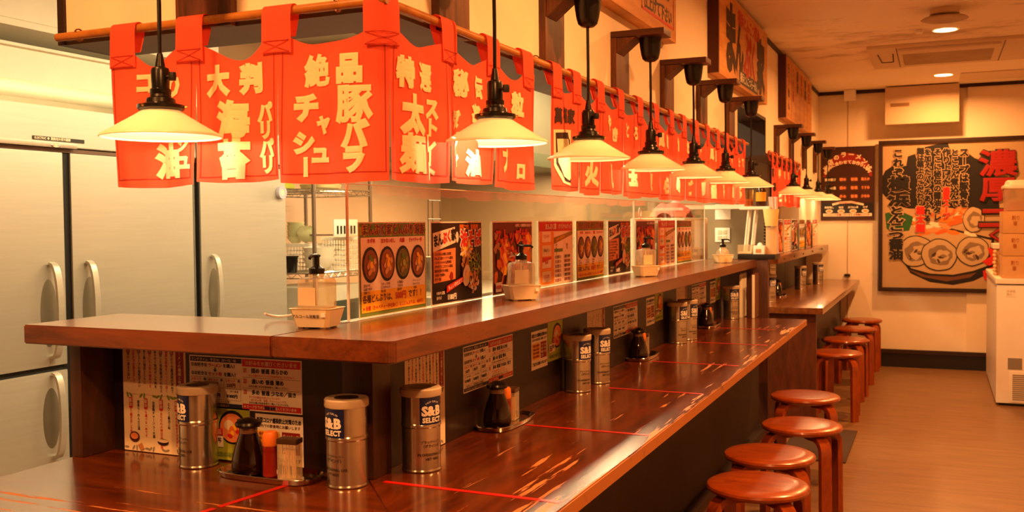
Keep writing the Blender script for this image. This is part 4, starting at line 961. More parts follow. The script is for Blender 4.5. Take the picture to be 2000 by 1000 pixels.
# ================================================================== SIGNBOARDS
def signboard(y0, y1, z0, z1, label):
    r = thing('signboard', label, 'sign', (XW+.001, y0, z0))
    W, H = y1-y0, z1-z0; Tt = .05
    MB().box(0, Tt, .02, W, 0, H, SIGN_W, bev=.002).build('board', r); MB().box(0, Tt+.003, 0, .02, 0, H, M('sign_end_dark', '4a1c0a', .5)).build('end_cap', r)
    return r, W, H, Tt
def place_local(mb, root, name, T_):
    mb.map(lambda v: Vector((T_+v.z, v.x, v.y))); return mb.build(name, root, recalc=False)
r, W, H, Tt = signboard(2.55, 3.885, 2.056, 2.49, 'first wooden signboard cut off by the top of the picture'); b = MB()
for q in ((W-.50, .045, .46, .010), (W-.50, .36, .46, .008)): b.rect(*q, RED, .001)
b.rect(W-.50, .045, .006, .32, DRED, .001); b.rect(W-.046, .045, .006, .32, DRED, .001)
b.text('仕上げて下さい', W-.27, .085, .062, DKBRN, .001, .03, anchor='c', maxw=.40); b.text('お好みに', W-.25, .17, .07, DKBRN, .001, .03, anchor='c'); b.text('召し上がる前に', W-.26, .26, .058, DKBRN, .001, .03, anchor='c', maxw=.40)
b.text('おすすめ', W-.80, .13, .08, DKBRN, .001, .04, anchor='c'); b.text('まずはそのまま', W-.85, .25, .075, DKBRN, .001, .04, anchor='c', maxw=.5)
place_local(b, r, 'lettering', Tt)
r, W, H, Tt = signboard(4.70, 6.18, 2.055, 2.49, 'large wooden shop signboard with dark brush lettering over the middle lamps'); b = MB()
SG = M('sign_dark_paint', '3f2a12', .7); SR = M('sign_red_paint', 'b63c12', .7)
b.glyph('ま', .33, .215, .30, .36, SG, .001, .06, fit=True); b.glyph('ん', .56, .20, .22, .27, SG, .001, .06, fit=True); b.glyph('ぷ', .80, .20, .24, .27, SR, .001, .05, fit=True); b.glyph('く', .98, .19, .17, .25, SR, .001, .05, fit=True); b.glyph('家', 1.24, .20, .28, .34, SG, .001, .06, fit=True)
b.text('横浜とんこつ醤油', .85, .36, .085, SR, .001, .04, anchor='c', maxw=.8)
b.rect(.55, .018, .58, .072, BK, .001); b.text('横浜とんこつらーめん', .84, .053, .056, CRM, .002, .03, anchor='c', maxw=.54)
place_local(b, r, 'lettering', Tt)
r, W, H, Tt = signboard(6.97, 8.50, 2.055, 2.49, 'farthest wooden signboard with columns of faded lettering'); b = MB()
for k in range(6): b.vtext(('らーめん', 'つけ麺', '豚骨', '醤油', '特製', '味玉')[k], .16+k*.235, .40, .085, (SG, SR)[k % 2], .001, .03)
for k in range(6): b.rect(.06+k*.235, .03, .012, .36, SR, .0008)
place_local(b, r, 'lettering', Tt)

# ================================================================== BACK WALL: chalkboard menu, painting, box
r = thing('chalkboard_menu', 'dark brown menu board with red arc and chalk-like lettering on the back wall', 'sign', (-.995, YB-.001, 1.335))
b = MB(); W, H = .468, .675
b.box(0, W, 0, H, .0, .018, P('board_brown', '3c180c')); b.box(.0, W, H-.006, H, .018, .021, DKTRIM)
q0 = .0186
arc = [(W/2+.215*math.cos(a), .40+.22*math.sin(a)) for a in [PI*k/14 for k in range(15)]]; arc2 = [(W/2+.19*math.cos(a), .40+.12*math.sin(a)) for a in [PI*k/14 for k in range(14, -1, -1)]]
b.poly([(x, y) for x, y in arc+arc2], DRED, q0)
for st_, ry, sz in (('当店のラーメンは', .205, .052), ('お好みに合わせてお作りします', .135, .036)):
    n = len(st_)
    for k, ch in enumerate(st_):
        a = PI*(.93-.86*(k+.5)/n); b.glyph(ch, W/2+.20*math.cos(a), .40+ry*math.sin(a)+.0, sz, sz, CRM, q0+.001, .05, rot=(a-PI/2)*.55)
for i, (t, c_) in enumerate((('麺の固さ', ('硬め', '普通', '柔らか')), ('タレの量', ('濃め', '普通', 'うすめ')), ('油の量', ('多め', '普通', '少なめ')))):
    y = .375-i*.078; b.ell(.085, y, .058, .026, BK, q0); b.text(t, .085, y, .028, CRM, q0+.001, .04, anchor='c', maxw=.10)
    for k, s_ in enumerate(c_): b.ell(.195+k*.098, y, .038, .030, BRN, q0); b.text(s_, .195+k*.098, y, .030, SALM, q0+.001, .05, anchor='c', maxw=.075)
b.rect(.01, .03, W-.02, .13, BK, q0*1.005); 
b.poly([(.10, .155), (.17, .172), (.27, .176), (.38, .150), (.375, .132), (.27, .156), (.17, .152), (.105, .135)], CRM, q0+.001); b.text('おすすめトッピング', .24, .160, .018, RED, q0+.002, .03, anchor='c')
for k in range(4):
    b.text(('海苔増し', '味玉', 'ほうれん草', 'ネギ')[k], .075+k*.105, .118, .021, CRM, q0+.001, .04, anchor='c', maxw=.09); b.ell(.075+k*.105, .083, .032, .018, CRM, q0+.001); b.ell(.075+k*.105, .083, .020, .009, SALM, q0+.002)
b.rect(.02, .035, W-.04, .028, CRM, q0+.001); b.text('トッピング各種ございます お気軽にどうぞ', W/2, .049, .020, DRED, q0+.002, .03, anchor='c', maxw=W-.06)
b.map(lambda v: Vector((v.x, -v.z, v.y))); b.build('board', r, recalc=False)

PW, PH = 1.16, 1.30
r = thing('framed_painting', 'large dark-framed painting of black lettering and a seafood noodle bowl on the back wall', 'painting', (-.490, YB-.045, .688))
MB().box(0, PW+.06, -.022, .012, 0, .035, DKTRIM, bev=.003).box(0, PW+.06, -.022, .012, PH+.025, PH+.06, DKTRIM, bev=.003).box(0, .035, -.022, .012, .035, PH+.025, DKTRIM).box(PW+.025, PW+.06, -.022, .012, .035, PH+.025, DKTRIM).build('frame', r)
b = MB(); BG = P('painting_ground', 'b29570'); b.rect(0, 0, PW, PH, BG, 0)
def pp(cx, cy):
    x = (cx-80)*.001345; top = 95-.042*(cx-80); return (x, PH*(1-(cy-top)/(938-top)))
def pl(pts, mt, z): b.poly([pp(*q) for q in pts], mt, z)
lz = .0012
pl([(100, 250), (140, 225), (230, 220), (240, 165), (285, 150), (300, 200), (340, 110), (430, 90), (490, 85), (510, 130), (560, 125), (600, 140), (640, 170), (690, 190), (740, 160), (780, 330), (790, 470), (560, 470), (250, 470), (160, 450), (100, 400), (82, 380), (84, 280)], BK, lz)
pl([(480, 78), (560, 75), (600, 118), (560, 150), (500, 130)], BG, lz*1.2)
pl([(105, 560), (150, 620), (200, 760), (260, 850), (380, 900), (520, 915), (640, 890), (720, 850), (760, 800), (760, 640), (400, 560)], BK, lz*1.1)
pl([(112, 560), (158, 620), (205, 750), (262, 820), (380, 850), (520, 855), (640, 830), (720, 800), (745, 650), (400, 570)], P('bowl_cream', 'b99c74'), lz*1.5)
pl([(240, 825), (330, 870), (480, 895), (620, 870), (660, 840), (520, 868), (360, 862)], P('bowl_brown', '6a4020'), lz*1.6)
pl([(100, 500), (180, 480), (280, 520), (250, 600), (150, 610), (110, 590)], P('leaf_green', '1f5a28'), lz*1.7)
rr = random.Random(9)
for k in range(46):
    x, y = rr.uniform(270, 620), rr.uniform(470, 615); cx_, cy_2 = pp(x, y); b.ell(cx_, cy_2, .055, .020, (ORG, SALM, P('deep_orange', 'd5601c'), CRM)[k % 4], lz*(1.8+k*.03), 10, .1, rr.uniform(-.5, .9))
SH1, SH2, SH3 = P('shell_light', 'b8a07c'), P('shell_grey', '7f6a50'), P('shell_dark', '3e2917')
for k, (x, y, a, c_, rot) in enumerate(((290, 720, 105, 95, .35), (435, 740, 105, 98, -.2), (635, 715, 95, 88, .1), (640, 530, 62, 78, 0))):
    X, Y = pp(x, y); s_ = .001345; z = lz*(3.6+k*.6)
    b.ell(X, Y, a*s_*1.06, c_*s_*1.10, BK, z, 32, .02, rot); b.ell(X, Y, a*s_, c_*s_*1.03, SH1, z+lz*.1, 32, .02, rot); b.ell(X+.008, Y-.004, a*s_*.70, c_*s_*.68, SH2, z+lz*.2, 28, .06, rot)
    b.ell(X+.015, Y-.01, a*s_*.50, c_*s_*.40, SH1, z+lz*.3, 20, .12, rot+.6)
    if k < 3:
        for j in range(6): b.ell(X-.01+.05*math.cos(j*1.9+k), Y-.02+.035*math.sin(j*2.2), .026, .012, (SH3, SH2)[j % 2], z+lz*(.36+j*.02), 9, .2, j)
pl([(720, 690), (760, 705), (815, 730), (800, 770), (730, 800), (690, 775), (740, 745)], RED, lz*6.5); pl([(695, 830), (760, 800), (800, 815), (830, 860), (790, 905), (730, 900), (700, 870)], RED, lz*6.6)
# lettering: pale outline below, dark strokes above
def pcol(st_, x, y0, y1, size, mt, sx=1.0, ob=.13):
    n = len(st_)
    for k, ch in enumerate(st_):
        X, Y = pp(x, y0+(y1-y0)*(k+.5)/n); rot = -PI/2 if ch == 'ー' else 0
        b.glyph(ch, X, Y, size*sx, size, BG, lz*7, ob, rot=rot); b.glyph(ch, X, Y, size*sx, size, mt, lz*9, .055, rot=rot)
pcol('これぞ', 180, 120, 285, .080, BK, 1.1); pcol('横浜', 185, 280, 460, .135, BK, 1.3, .08); pcol('とんこつ', 170, 460, 650, .082, BK, 1.6); pcol('醤油', 170, 650, 770, .095, BK, 1.25, .08)
pcol('スープは豚骨を', 580, 115, 460, .076, BK); pcol('とことん煮込んで', 525, 120, 460, .066, BK); pcol('作り上げた', 475, 118, 340, .070, BK); pcol('濃厚スープ', 475, 345, 530, .060, RED)
pcol('そこに秘伝の醤油タレ', 422, 118, 540, .064, BK); pcol('を加えたパンチあふれる', 362, 120, 545, .060, BK); pcol('麺は極上のこだわり', 318, 115, 450, .060, BK); pcol('極太麺', 320, 455, 610, .076, RED)
for ch, x, y, s_ in (('濃', 780, 200, .25), ('厚', 775, 355, .22), ('ニ', 770, 520, .20), ('く', 765, 620, .12)):
    X, Y = pp(x, y); b.glyph(ch, X, Y, s_*1.27, s_, BK, lz*9.5, .085, fit=True); b.glyph(ch, X, Y, s_*1.2, s_*.94, P('painting_red', '96140b'), lz*14, .03, fit=True)
b.map(lambda v: Vector((v.x+.03, -v.z-.0, v.y+.03))); b.build('canvas', r, recalc=False)

r = thing('wall_cover_box', 'plain white box cover high on the back wall under the ceiling', 'cover', (-.43, YB-.031, 2.18))
MB().box(0, .60, -.16, .0, 0, .33, COVERW, bev=.004).build('cover', r); MB().box(.045, .20, -.163, -.159, .155, .185, M('slot_shadow', '8a6440', .6)).build('slot', r)
r = thing('wall_sensor', 'small white sensor at the ceiling corner of the back wall', 'sensor', (-.733, YB-.045, 2.49)); MB().box(-.05, .05, -.09, 0, -.065, .028, WHITEP, bev=.008).build('housing', r)
tag(MB().box(-.785, -.735, YB-.03, YB-.001, ZC+.03, ZC+.05, BLACKM).build('cable_clip'), 'small dark cable clip on the back wall above the far counter', 'clip')

# ================================================================== CEILING FIXTURES
ACW = M('ac_white', 'd9c6a8', .55, var=.02); ACG = M('ac_grille', 'a58d6d', .6); ACD = M('ac_slot', '33231a', .6)
r = thing('ceiling_air_conditioner', 'flat ceiling air conditioner with grille and corner plates', 'air conditioner', (-.45, 7.10, CEIL-.0005))
MB().box(0, 1.35, 0, .93, -.022, 0, ACW, bev=.004).build('cover_plate', r)
MB().box(.22, .80, .28, .82, -.026, -.0225, ACG).build('grille', r)
MB().box(.20, .83, .05, .20, -.040, -.0225, ACW, bev=.004).box(.21, .82, .205, .225, -.0245, -.0222, ACD).build('louver', r)
for x in (.06, 1.14):
    MB().tube([(x, .25, -.024), (x+.01, .62, -.024), (x+.09, .62, -.024), (x+.10, .25, -.024)], .004, ACD, 6).build('corner_handle', r)
MB().box(.185, .19, .02, .91, -.0235, -.0221, ACD).box(.85, .855, .02, .91, -.0235, -.0221, ACD).build('seam', r)
r = thing('ceiling_speaker', 'round two-tier ceiling disc in front of the air conditioner', 'ceiling fixture', (.032, 6.03, CEIL-.0005))
MB().lathe([(.07, -.035), (.078, -.03), (.075, 0)], ACW, 32).build('base', r); MB().lathe([(.05, -.055), (.118, -.060), (.125, -.057), (.115, -.050), (.05, -.046)], M('disc_grey', 'b29a7a', .5), 40).build('disc', r)
MB().lathe([(.045, -.046), (.045, -.035)], ACD, 24).build('neck', r)
tag(MB().box(-.13, -.09, 6.60, 6.66, CEIL-.02, CEIL-.0005, WHITEP, bev=.004).build('ceiling_hook'), 'tiny white hook plate on the ceiling left of the front downlight', 'hook')
tag(MB().box(.17, 1.1, 8.72, 9.2, CEIL-.008, CEIL-.0005, ACW, bev=.002).build('ceiling_hatch'), 'shallow ceiling hatch panel at the right behind the air conditioner', 'hatch')
dl = ['front round downlight glowing before the air conditioner', 'rear round downlight glowing behind the air conditioner', 'downlight out of the picture above the stools', 'downlight out of the picture above the aisle', 'downlight out of the picture over the camera', 'downlight out of the picture at the left behind the camera', 'added downlight out of the picture, brightening the curtain above the short counter arm']
for i, (x, y) in enumerate(DOWN):
    r = thing('downlight', dl[i], 'lamp', (x, y, CEIL-.0005)); MB().lathe([(.075, -.004), (.078, -.002), (.078, 0)], WHITEP, 36, cap=False).build('trim_ring', r)
    MB().lathe([(.066, -.003), (.001, -.0035)], DISC, 36).build('lit_lens', r)

# ================================================================== FREEZER AND BOXES (right)
r = thing('chest_freezer', 'white chest freezer at the right edge with vent grille', 'freezer', (.39, 7.72, 0))
MB().box(0, .75, 0, 1.5, .02, .865, FREEZ, bev=.008).build('body', r); MB().box(-.008, .76, -.01, 1.51, .872, .91, FREEZ, bev=.008).build('lid', r)
MB().box(.02, .73, .03, 1.47, 0, .02, BLACKM).build('foot_rail', r)
b = MB(); b.box(.085, .40, -.006, -.0005, .03, .25, FREEZ, bev=.002)
for k in range(13): b.box(.105, .38, -.009, -.006, .048+k*.0145, .055+k*.0145, M('vent_grey', '8a7a66', .6))
b.build('vent_grille', r); MB().box(.075, .165, -.003, -.0005, .265, .345, M('grey_plate', '7f7566', .5)).build('rating_plate', r)
b = MB(); b.rect(0, 0, .06, .06, FREEZ, 0); b.text('冷凍庫', .005, .04, .018, M('faint_ink', 'b9a68c', .6), .0005); b.text('禁止', .005, .018, .018, MATS['faint_ink'], .0005); b.map(lambda v: Vector((.06+v.x, -.0015-v.z, .78+v.y))); b.build('faint_notice', r, recalc=False)
for i, z in enumerate((.911, 1.071, 1.231)):
    r = thing('cardboard_box', ('bottom cardboard box on the freezer', 'middle cardboard box on the freezer', 'top cardboard box under the clear container')[i], 'box', (.425+i*.002, 7.75, z), group='cardboard boxes stacked on the freezer')
    MB().box(0, .34, 0, .42, 0, .157, CARD, bev=.003).build('carton', r)
    MB().box(.15, .19, -.0006, .42, .1572, .1578, M('parcel_tape', 'd9b98a', .4)).build('parcel_tape', r)
    b = MB(); b.text('割り', 0, .03, .035, M('box_print', 'a0552c', .7), 0, .01); b.text('箸', .012, -.01, .035, MATS['box_print'], 0, .01); b.map(lambda v: Vector((.055+v.x*.8, -.0012-v.z, .08+v.y))); b.build('print', r, recalc=False)
r = thing('food_container', 'clear lidded food container on top of the cardboard boxes', 'container', (.56, 7.93, 1.39))
MB().lathe([(.105, 0), (.112, .004), (.124, .165)], glassy('milky_plastic', 'e8cfa8', .1, .25, .35), 36, sq=5).build('tub', r)
MB().lathe([(.128, .160), (.132, .168), (.130, .182), (.112, .190), (.105, .215), (.095, .222), (.001, .222)], WHITEP, 36, sq=5).build('lid', r)
MB().lathe([(.09, .006), (.095, .05), (.06, .065), (.001, .07)], M('orange_food', 'c0641e', .7), 24, sq=4).build('contents', r)
r = thing('open_carton', 'small open carton left of the stacked cardboard boxes', 'box', (.405, 8.15, .911), group=None)
MB().box(0, .05, 0, .3, 0, .2, CARD, bev=.003).build('carton', r); MB().box(-.02, .05, -.02, .3, .2, .235, WHITEP, bev=.004).build('pale_lid', r)
b = MB()
for k in range(7): b.ball((-.012-.004*(k % 2), -.01, .015+k*.027), .014, M('pale_bulb', 'e6c592', .6), 10)
tag(b.build('bulb_string', loc=(.41, 8.12, .912)), 'string of pale knobbly bulbs hanging beside the open carton', 'ornament')

# ================================================================== KITCHEN
XF = -3.35
SEAL = M('door_gap_black', '0c0a08', .6)
def fridge_unit(y0, y1, doors, label, brand):
    r = thing('steel_refrigerator', label, 'refrigerator', (XF, y0, 0)); W = y1-y0
    MB().box(-.011, -.004, .004, W-.004, 1.652, 1.667, M('brown_seam', '6b4f40', .5)).build('upper_seam', r)
    MB().box(-.62, -.03, .002, W-.002, .10, 1.84, FRIDGE, bev=.004).build('cabinet', r)
    MB().box(-.029, -.012, .01, W-.01, .12, 1.652, SEAL).build('door_seal', r)
    MB().prism([(-.029, 1.668), (.004, 1.674), (-.004, 1.838), (-.029, 1.84)], .002, W-.002, FRIDGE, axis='Y', bev=.002).build('control_panel', r)
    MB().box(.0045, .018, .0, .80 if brand else .3, 1.668, 1.688, STEEL, bev=.002).build('trim_bar', r)
    for (a, b_, hs) in doors:
        for z0, z1, hz0, hz1 in ((.765, 1.650, .80, 1.19), (.14, .742, .385, .735)):
            d = MB().box(-.011, .0, a-y0, b_-y0, z0, z1, FRIDGE, bev=.004).build('door', r)
            yh = (b_-y0-.075) if hs > 0 else (a-y0+.075); zc_ = (hz0+hz1)/2; hh = (hz1-hz0)/2
            q = MB(); q.tube([(.004+.050*math.cos(t)**.7 if abs(t) < PI/2 else .004, yh, zc_+hh*math.sin(t)) for t in [-PI/2+.02+(PI-.04)*k/14 for k in range(15)]], 0, FRIDGE, flat=(.030, .012, (0, 1, 0))); q.build('handle', d)
            q = MB(); q.lathe([(1, 0), (.9, .0015), (.3, .002), (.01, .002)], M('recess_steel', '8b8778', .4, .7), 28, cap=False); q.map(lambda v: Vector((v.z+.0003, v.x*.042+yh-.012*hs, v.y*hh*.72+zc_-.01))); q.build('finger_recess', d)
    if brand:
        b = MB(); b.rect(0, 0, .26, .016, M('badge_dark', '2a241c', .5), .0004); b.text('ELECTRIC ● 業務用冷凍冷蔵庫', .008, .0085, .0125, CRM, .001, .03, maxw=.245)
        b.map(lambda v: Vector((.0045+v.z, .45+v.x+.14, 1.695+v.y))); b.build('badge', r, recalc=False)
        MB().lathe([(.0, 0), (1, .001), (.85, .003), (0, .003)], CHROME, 24, cap=False).map(lambda v: Vector((.0185+v.z, .69+v.x*.022, 1.676+v.y*.009))).build('key_badge', r)
    return r
fridge_unit(2.24, 3.775, [(2.25, 2.978, 1), (3.018, 3.75, -1)], 'left steel refrigerator with a pair of double doors and badge', True)
fridge_unit(3.785, 4.50, [(3.803, 4.49, -1)], 'right narrower steel refrigerator beside the wire rack', False)
r = thing('tape_roll', 'pale round tape roll hanging on the end of the right refrigerator', 'tape roll', (XF+.012, 4.44, 1.52))
MB().lathe([(.018, -.01), (.036, -.01), (.036, .01), (.018, .01), (.018, -.01)], M('pale_lilac', 'b9b4c8', .5), 28, cap=False).map(lambda v: Vector((v.z, v.x, v.y))).build('ring', r)
MB().lathe([(.0, -.009), (.018, -.009), (.018, .009), (0, .009)], M('roll_core', 'e0d8c0', .5), 20, cap=False).map(lambda v: Vector((v.z, v.x, v.y))).build('core', r)
struct('trim_4', MB().box(XK, -3.55, YF, 4.5, 1.962, 2.10, KWHITE).box(XK, -3.53, YF, 4.5, 2.10, 2.112, KWHITE))
r = thing('wall_cabinet', 'white wall panel box at the top left corner above the refrigerators', 'cabinet', (-3.97, 2.62, 2.19))
MB().box(-.04, .40, 0, 1.6, 0, .38, KWHITE, bev=.006).build('body', r); MB().box(.4005, .404, .10, 1.58, .03, .36, KWHITE).build('door_panel', r)
MB().box(.30, .43, -.03, .02, .01, .14, M('hinge_grey', '7a7464', .5), bev=.004).build('corner_catch', r)
for i, y in enumerate((3.2, 4.9, 6.6)):
    r = thing('kitchen_tube_light', ('first fluorescent fitting on the kitchen ceiling', 'second fluorescent fitting on the kitchen ceiling', 'third fluorescent fitting on the kitchen ceiling')[i], 'lamp', (-2.1, y, 2.6))
    MB().box(-.09, .09, -.6, .6, -.06, -.001, KWHITE, bev=.004).build('housing', r)
    for x in (-.045, .045): MB().tube([(x, -.57, -.085), (x, .57, -.085)], .014, TUBE, 12).build('tube', r)
# hood
r = thing('extractor_hood', 'long steel extractor hood behind the curtains', 'hood', (-3.6, 5.6, 1.75))
HD = M('hood_steel', 'a39c88', .4, .6, scale=2, world=True); HG = M('hood_green_grey', '6e7058', .5, .3, scale=2, world=True)
MB().box(-.4, .9, 0, 1.95, .10, .70, HD, bev=.005).build('canopy', r); MB().box(-.4, .92, -.01, 1.96, .0, .10, HG, bev=.004).build('lower_band', r)
r = thing('hanging_cupboard', 'dark brown cupboard seen through the wall opening', 'cupboard', (-1.75, 6.5, 1.80))
MB().box(0, .45, 0, .9, 0, .7, wood('cupboard_wood', '2a1a10', '46301e', .5, (4, 4, 1), 4)[0], bev=.003).build('carcass', r); MB().box(.02, .43, -.016, -.001, .02, .68, PANEL_W, bev=.002).build('door', r)
r = thing('wire_stand', 'thin dark wire stand in front of the kitchen wall', 'stand', (-3.35, 6.25, .851)); b = MB()
for y in (-.10, -.03, .10): b.tube([(0, y, 0), (0, y*.9, .66)], .004, BLACKM, 6)
b.tube([(0, -.09, .655), (0, .09, .655)], .005, BLACKM, 6).tube([(0, -.10, .52), (0, .10, .52)], .005, BLACKM, 6).box(-.06, .06, -.11, .11, 0, .01, BLACKM); b.build('wire_frame', r)
# wire rack
r = thing('wire_rack', 'chrome wire shelving rack beside the refrigerators holding bowls and baskets', 'rack', (-3.60, 5.07, 0))
def rackshelf(z):
    b = MB()
    for y in (-.31, .31):
        b.tube([(-.25, y, z), (.25, y, z)], .004, CHROME, 6); b.tube([(-.25, y, z+.03), (.25, y, z+.03)], .004, CHROME, 6)
        pz = [(-.25+k*.5/12, y, z+(.03 if k % 2 else 0)) for k in range(13)]; b.tube(pz, .0025, CHROME, 5)
    for x in (-.25, .25):
        b.tube([(x, -.31, z), (x, .31, z)], .004, CHROME, 6); b.tube([(x, -.31, z+.03), (x, .31, z+.03)], .004, CHROME, 6); b.tube([(x, -.31+k*.62/16, z+(.03 if k % 2 else 0)) for k in range(17)], .0025, CHROME, 5)
    for k in range(14): x = -.24+k*.48/13; b.tube([(x, -.31, z+.031), (x, .31, z+.031)], .002, CHROME, 5)
    return b
for z in (.60, 1.02, 1.52): rackshelf(z).build('wire_shelf', r)
for x in (-.25, .25):
    for y in (-.31, .31): MB().cyl((x, y, 0), .0125, 1.78, M('rack_post_steel', '9a9286', .3, .9), 16).build('post', r)
ZR = 1.053
GB = M('pale_green_bowl', 'dfe0b4', .35, var=.02); WB = M('white_bowl', 'f4eedd', .35, var=.02)
def bowl(r_, h, mt): return MB().lathe([(r_*.45, 0), (r_*.5, .004), (r_*.86, h*.6), (r_, h), (r_*.96, h), (r_*.8, h*.6), (r_*.4, .008), (.001, .008)], mt, 28)
b0 = tag(bowl(.056, .045, GB).build('pale_bowl'), 'pale green bowl stacked at the left on the wire rack', 'bowl', 'stacked pale green bowls')
b0.location = (-3.745, 5.12, ZR+.168)
for k in range(1, 6): o = b0.copy(); COL.objects.link(o); o.location = (-3.745+.002*(k % 2), 5.12, ZR+.168+.018*k); 
b1 = tag(bowl(.056, .04, GB).build('pale_bowl'), 'pale bowl in the tilted stack beside the rack post', 'bowl', 'tilted bowls by the rack post'); b1.location = (-3.68, 5.05, ZR+.225); b1.rotation_euler = (0, PI/2*.92, .64)
for k in range(1, 5): o = b1.copy(); COL.objects.link(o); o.location = (-3.68+.013*k, 5.05+.010*k, ZR+.225)
b2 = tag(bowl(.10, .085, WB).build('mixing_bowl'), 'large round white mixing bowl on the wire rack shelf', 'bowl', 'white mixing bowls on the rack'); b2.location = (-3.475, 4.985, ZR)
for k in range(1, 3): o = b2.copy(); COL.objects.link(o); o.location = (-3.475, 4.985, ZR+.032*k)
r = thing('black_pot', 'black plastic pot at the left of the wire rack shelf', 'pot', (-3.565, 4.83, ZR)); MB().lathe([(.03, 0), (.038, .09), (.042, .092), (.042, .10), (.001, .10)], BLACKP, 24).build('pot_body', r)
def basket(label, loc, w_, d, h):
    r = thing('white_basket', label, 'basket', loc, group='white plastic baskets'); b = MB(); n = 9
    for y in (-d/2, d/2):
        for k in range(n+1): x = -w_/2+w_*k/n; b.box(x-.003, x+.003, y-.0015, y+.0015, 0, h, WHITEP)
        for k in range(7): b.box(-w_/2, w_/2, y-.0015, y+.0015, h*k/6-.003 if k else 0, h*k/6+.003, WHITEP)
    for x in (-w_/2, w_/2):
        for k in range(n+1): y = -d/2+d*k/n; b.box(x-.0015, x+.0015, y-.003, y+.003, 0, h, WHITEP)
        for k in range(7): b.box(x-.0015, x+.0015, -d/2, d/2, h*k/6-.003 if k else 0, h*k/6+.003, WHITEP)
    b.box(-w_/2, w_/2, -d/2, d/2, 0, .003, WHITEP); b.build('lattice', r); MB().box(-w_/2-.006, w_/2+.006, -d/2-.006, -d/2+.004, h-.002, h+.018, WHITEP).box(-w_/2-.006, w_/2+.006, d/2-.004, d/2+.006, h-.002, h+.018, WHITEP).box(w_/2-.004, w_/2+.006, -d/2, d/2, h-.002, h+.018, WHITEP).box(-w_/2-.006, -w_/2+.004, -d/2, d/2, h-.002, h+.018, WHITEP).build('rim', r)
basket('white lattice basket behind the acrylic edge on the rack', (-3.46, 5.25, ZR), .18, .24, .19)
basket('smaller white lattice basket at the back left of the rack', (-3.69, 5.16, ZR), .20, .24, .15)
r = thing('utensil_card', 'white card with a row of small black hooks above the baskets', 'holder', (-3.33, 4.93, 1.27)); b = MB().box(-.004, .004, 0, .26, 0, .10, WHITEP, bev=.002); b.build('card', r)
for k in range(6): MB().box(.004, .010, .03+k*.037, .042+k*.037, .012, .062, BLACKP, bev=.002).build('hook', r)
MB().box(-.28, -.004, .12, .135, .0, .01, CHROME).build('arm', r)
r = thing('prep_machine', 'pale grey kitchen machine with dark front on the lower rack shelf', 'machine', (-3.58, 5.07, .634)); MB().box(-.2, .22, -.28, .28, 0, .33, M('machine_grey', 'b9b2a0', .5), bev=.012).build('body', r); MB().box(.2205, .226, -.10, .20, .03, .24, M('machine_dark', '3b4038', .3), bev=.003).build('front_panel', r)
for i, (x, y, l, mt) in enumerate(((-3.74, 4.90, 'yellow-green packet on the top rack shelf', M('lime_packet', 'c9d34a', .5)), (-3.50, 5.05, 'striped packet on the top rack shelf', M('straw_packet', 'd7c48c', .6)))):
    r = thing('food_packet', l, 'packet', (x, y, 1.555)); MB().lathe([(.06, 0), (.085, .01), (.09, .03), (.06, .05), (.001, .055)], mt, 20, sx=1.1, sy=1.4, sq=2).build('bag', r)
# things in the serving gap
r = thing('paper_note', 'white paper on the kitchen end wall above the switches', 'paper', (-1.59, 7.598, 1.35)); MB().box(0, .12, -.002, -.0005, 0, .12, WH).build('sheet', r)
r = thing('switch_plate', 'pale switch plate on the kitchen end wall', 'switch', (-1.59, 7.598, 1.175)); MB().box(0, .115, -.008, -.0005, 0, .11, WHITEP, bev=.002).build('plate', r)
for k in range(4): MB().box(.022+(k % 2)*.04, .052+(k % 2)*.04, -.012, -.008, .018+(k//2)*.044, .048+(k//2)*.044, M('switch_key', 'c9c4a8', .4)).build('key', r)
zt = ZS+.0305
r = thing('drink_stand', 'white raised stand on the pillar carrying a cup and a bottle', 'stand', (-1.005, 5.96, zt)); MB().box(-.085, .09, -.06, .06, .265, .283, WHITEP, bev=.002).build('top_plate', r)
for x in (-.045, -.005):
    for y in (-.04, .04): MB().tube([(x-.015, y, 0), (x+.012, y, .265)], .006, WHITEP, 8).build('leg', r)
r = thing('drink_cup', 'clear cup half full of orange drink on the white stand', 'cup', (-1.045, 5.96, zt+.284)); MB().lathe([(.026, 0), (.033, .10), (.031, .10), (.025, .004)], glassy('cup_clear', 'f6e6c8', .12, .1), 24, cap=False).build('cup', r); MB().lathe([(.024, .003), (.028, .045), (.001, .045)], M('orange_drink', 'c06a2c', .3), 24).build('drink', r)
r = thing('label_bottle', 'amber bottle with yellow label on the white stand', 'bottle', (-.972, 5.96, zt+.284)); MB().lathe([(.028, 0), (.03, .01), (.03, .09), (.02, .12), (.012, .13), (.012, .15)], M('amber_bottle', '3a1c08', .2), 24).build('body', r); MB().lathe([(.0305, .03), (.0305, .085)], M('yellow_label', 'd99a24', .5), 24, cap=False).build('label_band', r)
r = thing('clear_bin', 'small clear tray box at the left end of the pillar top', 'box', (-1.035, 5.88, zt)); MB().box(-.055, .03, -.04, .04, .001, .055, CLEARB, bev=.003).build('bin', r); MB().box(-.05, .025, -.035, .035, .003, .014, WH).build('paper_stack', r)
r = thing('tissue_box', 'small white tissue box with a tuft beside the clear tray', 'tissue box', (-.962, 5.865, zt)); MB().box(-.035, .03, -.03, .03, 0, .05, WHITEP, bev=.003).build('box', r); MB().ball((0, -.002, .052), .016, WH, 10).box(-.02, .012, -.0315, -.030, .008, .03, TAN).build('tuft', r)
r = thing('coiled_cable', 'black coiled cable hanging above the pillar', 'cable', (-.945, 5.985, zt)); MB().tube([(.012*math.cos(k*.7), .012*math.sin(k*.7), .02+k*.0021) for k in range(118)], .004, BLACKP, 6).build('coil', r)
